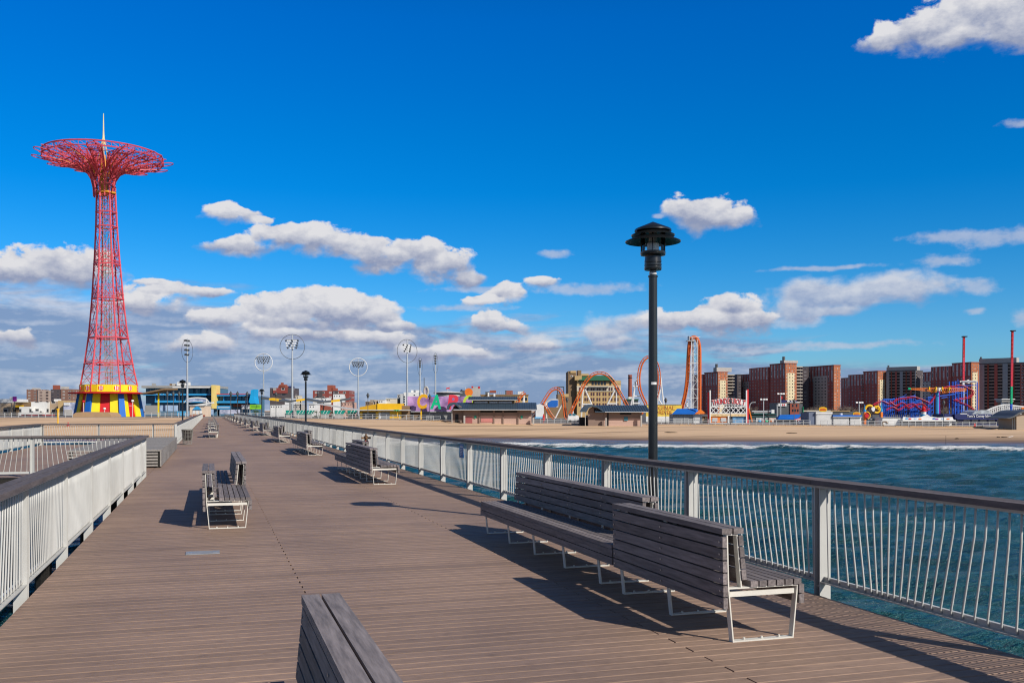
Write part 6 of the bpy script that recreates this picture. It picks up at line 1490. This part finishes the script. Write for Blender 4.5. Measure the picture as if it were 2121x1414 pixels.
for px, d, L_, s in ((1982, 172, .8, 'short dark piece of driftwood on the sand, leftmost of the debris'), (2068, 176, .7, 'dark driftwood lump beside a pale plank on the sand'), (2080, 176, 1.1, 'low dark driftwood branch near the right edge of the sand'), (1390, 190, 2.6, 'long dark line of driftwood below the blue roofed hut'), (1640, 190, 2.2, 'dark driftwood streak on the sand below the brick tavern')):
    f = Far('driftwood', px, d, s, 'driftwood', z0=landz(px, d)); pts = [Vector((L_ * (q / 5 - .5), rw.uniform(-.1, .1), .05 + rw.uniform(0, .08))) for q in range(6)]
    f.put(MB().tube(pts, [.04, .09, .11, .09, .07, .03], 6), 'branch', f_bark)
f = Far('pale_plank', 2094, 176, 'pale plank lying on the sand near the right edge', 'plank', z0=landz(2094, 176)); f.put(MB().bar((-.5, 0, .08), (.5, .3, .2), .22, .06), 'board', f_white)
# ================================================================ camera, sun, sky
cam = bpy.data.cameras.new('camera'); co = bpy.data.objects.new('camera', cam); COL.objects.link(co)
cam.sensor_width = 36; cam.lens = F / 2121 * 36; cam.shift_y = (HY - 707) / 2121; cam.clip_end = 20000; cam.clip_start = .05
co.location = (0, 0, H); co.rotation_euler = (pi / 2, 0, -AL)
S.camera = co
SUNV = Vector((.419, -.721, .553)).normalized()
EL = math.asin(SUNV.z); AZ = atan2(SUNV.x, SUNV.y)
sun = bpy.data.lights.new('sun', 'SUN'); sun.energy = 4.6; sun.angle = radians(.5); sun.color = (1.0, .93, .83)
so = bpy.data.objects.new('sun', sun); COL.objects.link(so); so.rotation_euler = SUNV.to_track_quat('Z', 'Y').to_euler(); so.location = (0, 0, 60)
S.view_settings.view_transform = 'Standard'; S.view_settings.look = 'None'; S.view_settings.exposure = 0; S.view_settings.gamma = 1

wd = bpy.data.worlds.new('World'); S.world = wd; wd.use_nodes = True
nt = wd.node_tree; N = nt.nodes; L = nt.links; bg = N['Background']; STR = .1
bg.inputs[1].default_value = STR
sky = N.new('ShaderNodeTexSky'); sky.sky_type = 'NISHITA'; sky.sun_disc = False
sky.sun_elevation = EL; sky.sun_rotation = AZ; sky.altitude = 0; sky.air_density = 1.0; sky.dust_density = .3; sky.ozone_density = 3.0
hs = N.new('ShaderNodeHueSaturation'); hs.inputs['Saturation'].default_value = 1.45; hs.inputs['Value'].default_value = 1.0
L.new(sky.outputs[0], hs.inputs['Color'])
def val(q, n, i):
    if isinstance(q, (int, float)): n.inputs[i].default_value = q
    else: L.new(q, n.inputs[i])
def M(op, a, b=None, c=None, clamp=False):
    n = N.new('ShaderNodeMath'); n.operation = op; n.use_clamp = clamp
    for i, q in enumerate((a, b, c)):
        if q is not None: val(q, n, i)
    return n.outputs[0]
def MR(x, a, b, c=0.0, d=1.0, smooth=False):
    n = N.new('ShaderNodeMapRange'); n.clamp = True
    if smooth: n.interpolation_type = 'SMOOTHSTEP'
    for i, q in enumerate((x, a, b, c, d)): val(q, n, i)
    return n.outputs[0]
tc = N.new('ShaderNodeTexCoord'); sp = N.new('ShaderNodeSeparateXYZ'); L.new(tc.outputs['Generated'], sp.inputs[0])
az = M('ARCTAN2', sp.outputs[0], sp.outputs[1])
el = M('ARCSINE', sp.outputs[2])
cv = N.new('ShaderNodeCombineXYZ'); L.new(az, cv.inputs[0]); L.new(el, cv.inputs[1]); P = cv.outputs[0]
def ang(px, py):
    rx, ry = ray(px); v = Vector((rx, ry, (HY - py) / F)); return atan2(v.x, v.y), math.asin(v.z / v.length)
def nz(scale, st=(1, 1, 1), det=8, rough=.55, dist=0.0, w=0.0):
    mp = N.new('ShaderNodeMapping'); mp.inputs['Scale'].default_value = st; mp.inputs['Location'].default_value = (w, w * 1.7, w); L.new(P, mp.inputs[0])
    n = N.new('ShaderNodeTexNoise'); n.inputs['Scale'].default_value = scale; n.inputs['Detail'].default_value = det; n.inputs['Roughness'].default_value = rough
    n.inputs['Distortion'].default_value = dist; L.new(mp.outputs[0], n.inputs['Vector']); return n.outputs['Fac']
def vm(op, a, b=None):
    n = N.new('ShaderNodeVectorMath'); n.operation = op
    for i, q in enumerate((a, b)):
        if q is None: continue
        if isinstance(q, tuple): n.inputs[i].default_value = q
        else: L.new(q, n.inputs[i])
    return n
def blobs(lst, PP, K=7.0):
    tot = None
    for (px, py, rx, ry, *r) in lst:
        a, e = ang(px, py)
        kx, ky = F / rx * .92, F / ry
        n = N.new('ShaderNodeVectorMath'); n.operation = 'MULTIPLY_ADD'; L.new(PP, n.inputs[0]); n.inputs[1].default_value = (kx, ky, 1); n.inputs[2].default_value = (-a * kx, -e * ky, 0)
        ln = vm('LENGTH', n.outputs[0]).outputs['Value']
        w = M('EXPONENT', M('MULTIPLY_ADD', ln, -K, K))          # exp(K(1-len))
        yy = M('MULTIPLY_ADD', el, ky, -e * ky)
        if tot is None: tot, sh = w, M('MULTIPLY', w, yy)
        else: tot = M('ADD', tot, w); sh = M('MULTIPLY_ADD', w, yy, sh)
    tot = M('ADD', tot, 1e-9)
    return M('MULTIPLY', M('LOGARITHM', tot, math.e), 1 / K), M('DIVIDE', sh, tot)
def warp(sc, st, amt, w):
    mp = N.new('ShaderNodeMapping'); mp.inputs['Scale'].default_value = st; mp.inputs['Location'].default_value = (w, w, w); L.new(P, mp.inputs[0])
    n = N.new('ShaderNodeTexNoise'); n.inputs['Scale'].default_value = sc; n.inputs['Detail'].default_value = 3; L.new(mp.outputs[0], n.inputs['Vector'])
    d = vm('MULTIPLY', vm('SUBTRACT', n.outputs['Color'], (.5, .5, .5)).outputs[0], (amt, amt * .6, 0)).outputs[0]
    return vm('ADD', P, d).outputs[0]
CUM = [(2070, 12, 150, 55), (1930, 55, 80, 38), (1850, 82, 60, 26), (2121, 45, 120, 45), (1985, 75, 70, 28),
       (1462, 438, 80, 40), (1430, 432, 50, 32), (1505, 450, 50, 24),
       (128, 545, 95, 42), (50, 560, 85, 30), (180, 560, 75, 40),
       (490, 445, 58, 20), (545, 462, 30, 14), (500, 508, 70, 20), (575, 490, 60, 22), (640, 492, 75, 30), (705, 508, 60, 28), (770, 520, 60, 40), (830, 530, 60, 22),
       (870, 515, 52, 32), (925, 545, 62, 40), (970, 572, 45, 24),
       (345, 607, 75, 20), (300, 628, 52, 20), (420, 605, 50, 12), (310, 588, 32, 10),
       (565, 640, 80, 38), (650, 640, 95, 42), (735, 640, 90, 40), (600, 665, 150, 24), (470, 662, 90, 20), (770, 655, 60, 28),
       (1045, 610, 36, 22), (1115, 584, 36, 16), (1008, 628, 50, 14), (1008, 668, 42, 22), (1045, 676, 40, 14),
       (1470, 662, 125, 30), (1505, 632, 60, 28), (1545, 660, 62, 30), (1395, 662, 60, 18),
       (1105, 714, 62, 15), (430, 712, 70, 24), (900, 728, 90, 18), (780, 700, 110, 20), (620, 690, 120, 18), (20, 697, 45, 16), (820, 675, 60, 14)]
PUFF = [(1690, 598, 70, 34), (1755, 612, 85, 32), (1855, 597, 105, 36), (1655, 640, 75, 26), (1730, 642, 60, 18), (1240, 690, 60, 24), (1275, 706, 50, 16), (1310, 668, 75, 28), (1105, 716, 70, 16), (940, 720, 60, 18), (1000, 740, 60, 12)]
THIN = [(1960, 490, 80, 16), (2070, 492, 100, 20), (1960, 540, 60, 14), (2030, 592, 40, 18), (2020, 640, 22, 8), (2105, 253, 40, 8),
        (1220, 596, 130, 14), (1010, 602, 120, 10), (960, 640, 110, 9),
        (1700, 556, 120, 6), (1150, 526, 40, 10), (1360, 445, 14, 6), (2118, 660, 20, 18), (1730, 715, 170, 9), (1600, 725, 120, 8), (1650, 668, 60, 12)]
f1, s1 = blobs(CUM, warp(22, (1, 1.3, 1), .045, 2.2)); f2, s2 = blobs(THIN, warp(14, (1, 2, 1), .022, 4.4), 5.0)
na = nz(26, (1, 1.5, 1), 9, .58, .2); nb = nz(60, (1, 1.6, 1), 6, .6, 0, 3.3); nc = nz(13, (1, 2.6, 1), 6, .6, .3, 9.1)
q1 = M('ADD', f1, M('MULTIPLY', M('SUBTRACT', na, .50), 2.1))
a1 = MR(q1, MR(s1, -.4, .4, -.16, .04), MR(s1, -.4, .4, .52, .26), smooth=True)
f4, s4 = blobs(PUFF, warp(20, (1, 1.6, 1), .04, 6.1), 6.0)
a4 = M('MULTIPLY', MR(M('ADD', f4, M('MULTIPLY', M('SUBTRACT', na, .5), 1.7)), -.12, .62, smooth=True), .88)
a2 = M('MULTIPLY', MR(M('ADD', f2, M('MULTIPLY', M('SUBTRACT', nb, .5), 1.5)), -.05, .75, smooth=True), .62)
# layered bank towards the horizon: coverage grows downwards, sooner on the left
deg = M('MULTIPLY', el, 180 / pi)
edge = MR(M('ADD', az, AL * 0), -.12, .75, 8.2, 3.6)
cov = MR(M('SUBTRACT', edge, deg), -1.2, 3.0, -.28, .34)
st = nz(7.0, (1, 6.0, 1), 9, .60, .5, 1.7)
a3 = M('MULTIPLY', MR(M('ADD', st, cov), .47, .75, smooth=True), .92)
st2 = nz(8, (1, 6.0, 1), 8, .62, .5, 5.2)
# colours (radiance for a background strength of .1)
def rgb(c, k=1.0):
    n = N.new('ShaderNodeRGB'); n.outputs[0].default_value = (c[0] * k / STR, c[1] * k / STR, c[2] * k / STR, 1); return n.outputs[0]
def mix(f, a, b):
    n = N.new('ShaderNodeMix'); n.data_type = 'RGBA'; n.clamp_factor = True; L.new(f, n.inputs['Factor']); L.new(a, n.inputs[6]); L.new(b, n.inputs[7]); return n.outputs[2]
shade1 = M('ADD', MR(s1, -.55, .40), M('MULTIPLY', M('SUBTRACT', nb, .5), 1.5), clamp=True)
shade1 = M('ADD', shade1, M('MULTIPLY', M('SUBTRACT', na, .5), .9), clamp=True)
c1 = mix(shade1, rgb((.27, .32, .475)), rgb((.74, .74, .77)))
c2 = mix(nb, rgb((.36, .42, .58)), rgb((.66, .68, .76)))
c3 = mix(MR(M('ADD', st2, M('MULTIPLY', M('SUBTRACT', nb, .5), .35)), .44, .70), rgb((.22, .31, .505)), rgb((.55, .59, .70)))
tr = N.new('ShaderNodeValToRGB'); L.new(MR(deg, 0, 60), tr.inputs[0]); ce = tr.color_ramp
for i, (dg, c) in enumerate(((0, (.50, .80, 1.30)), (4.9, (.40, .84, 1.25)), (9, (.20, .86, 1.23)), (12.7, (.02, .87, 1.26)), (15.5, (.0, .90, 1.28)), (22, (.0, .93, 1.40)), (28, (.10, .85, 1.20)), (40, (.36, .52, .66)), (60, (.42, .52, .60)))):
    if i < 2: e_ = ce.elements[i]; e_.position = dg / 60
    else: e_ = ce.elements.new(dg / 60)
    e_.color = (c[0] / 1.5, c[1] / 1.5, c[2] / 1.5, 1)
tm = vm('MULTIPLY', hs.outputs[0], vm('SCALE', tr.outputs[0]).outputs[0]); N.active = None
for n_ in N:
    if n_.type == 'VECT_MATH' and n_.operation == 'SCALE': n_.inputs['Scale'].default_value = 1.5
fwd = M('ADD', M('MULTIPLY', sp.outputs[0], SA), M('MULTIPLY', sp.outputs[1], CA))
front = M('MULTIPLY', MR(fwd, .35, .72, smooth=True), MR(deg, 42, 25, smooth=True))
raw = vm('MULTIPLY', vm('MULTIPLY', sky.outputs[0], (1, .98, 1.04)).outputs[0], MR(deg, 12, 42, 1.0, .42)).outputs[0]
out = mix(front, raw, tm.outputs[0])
out = mix(a3, out, c3)
out = mix(a2, out, c2)
out = mix(a4, out, mix(M('ADD', MR(s4, -.7, .5), M('MULTIPLY', M('SUBTRACT', nb, .5), 1.6), clamp=True), rgb((.30, .37, .55)), rgb((.66, .68, .74))))
out = mix(a1, out, c1)
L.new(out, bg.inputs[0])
wd.cycles.sampling_method = 'MANUAL'; wd.cycles.sample_map_resolution = 512
S.render.film_transparent = False; S.cycles.filter_width = 1.15
S.cycles.max_bounces = 6; S.cycles.diffuse_bounces = 2; S.cycles.glossy_bounces = 3; S.cycles.transmission_bounces = 6; S.cycles.caustics_reflective = False; S.cycles.caustics_refractive = False
S.cycles.use_denoising = True; S.cycles.denoiser = 'OPENIMAGEDENOISE'; S.cycles.sample_clamp_indirect = 4
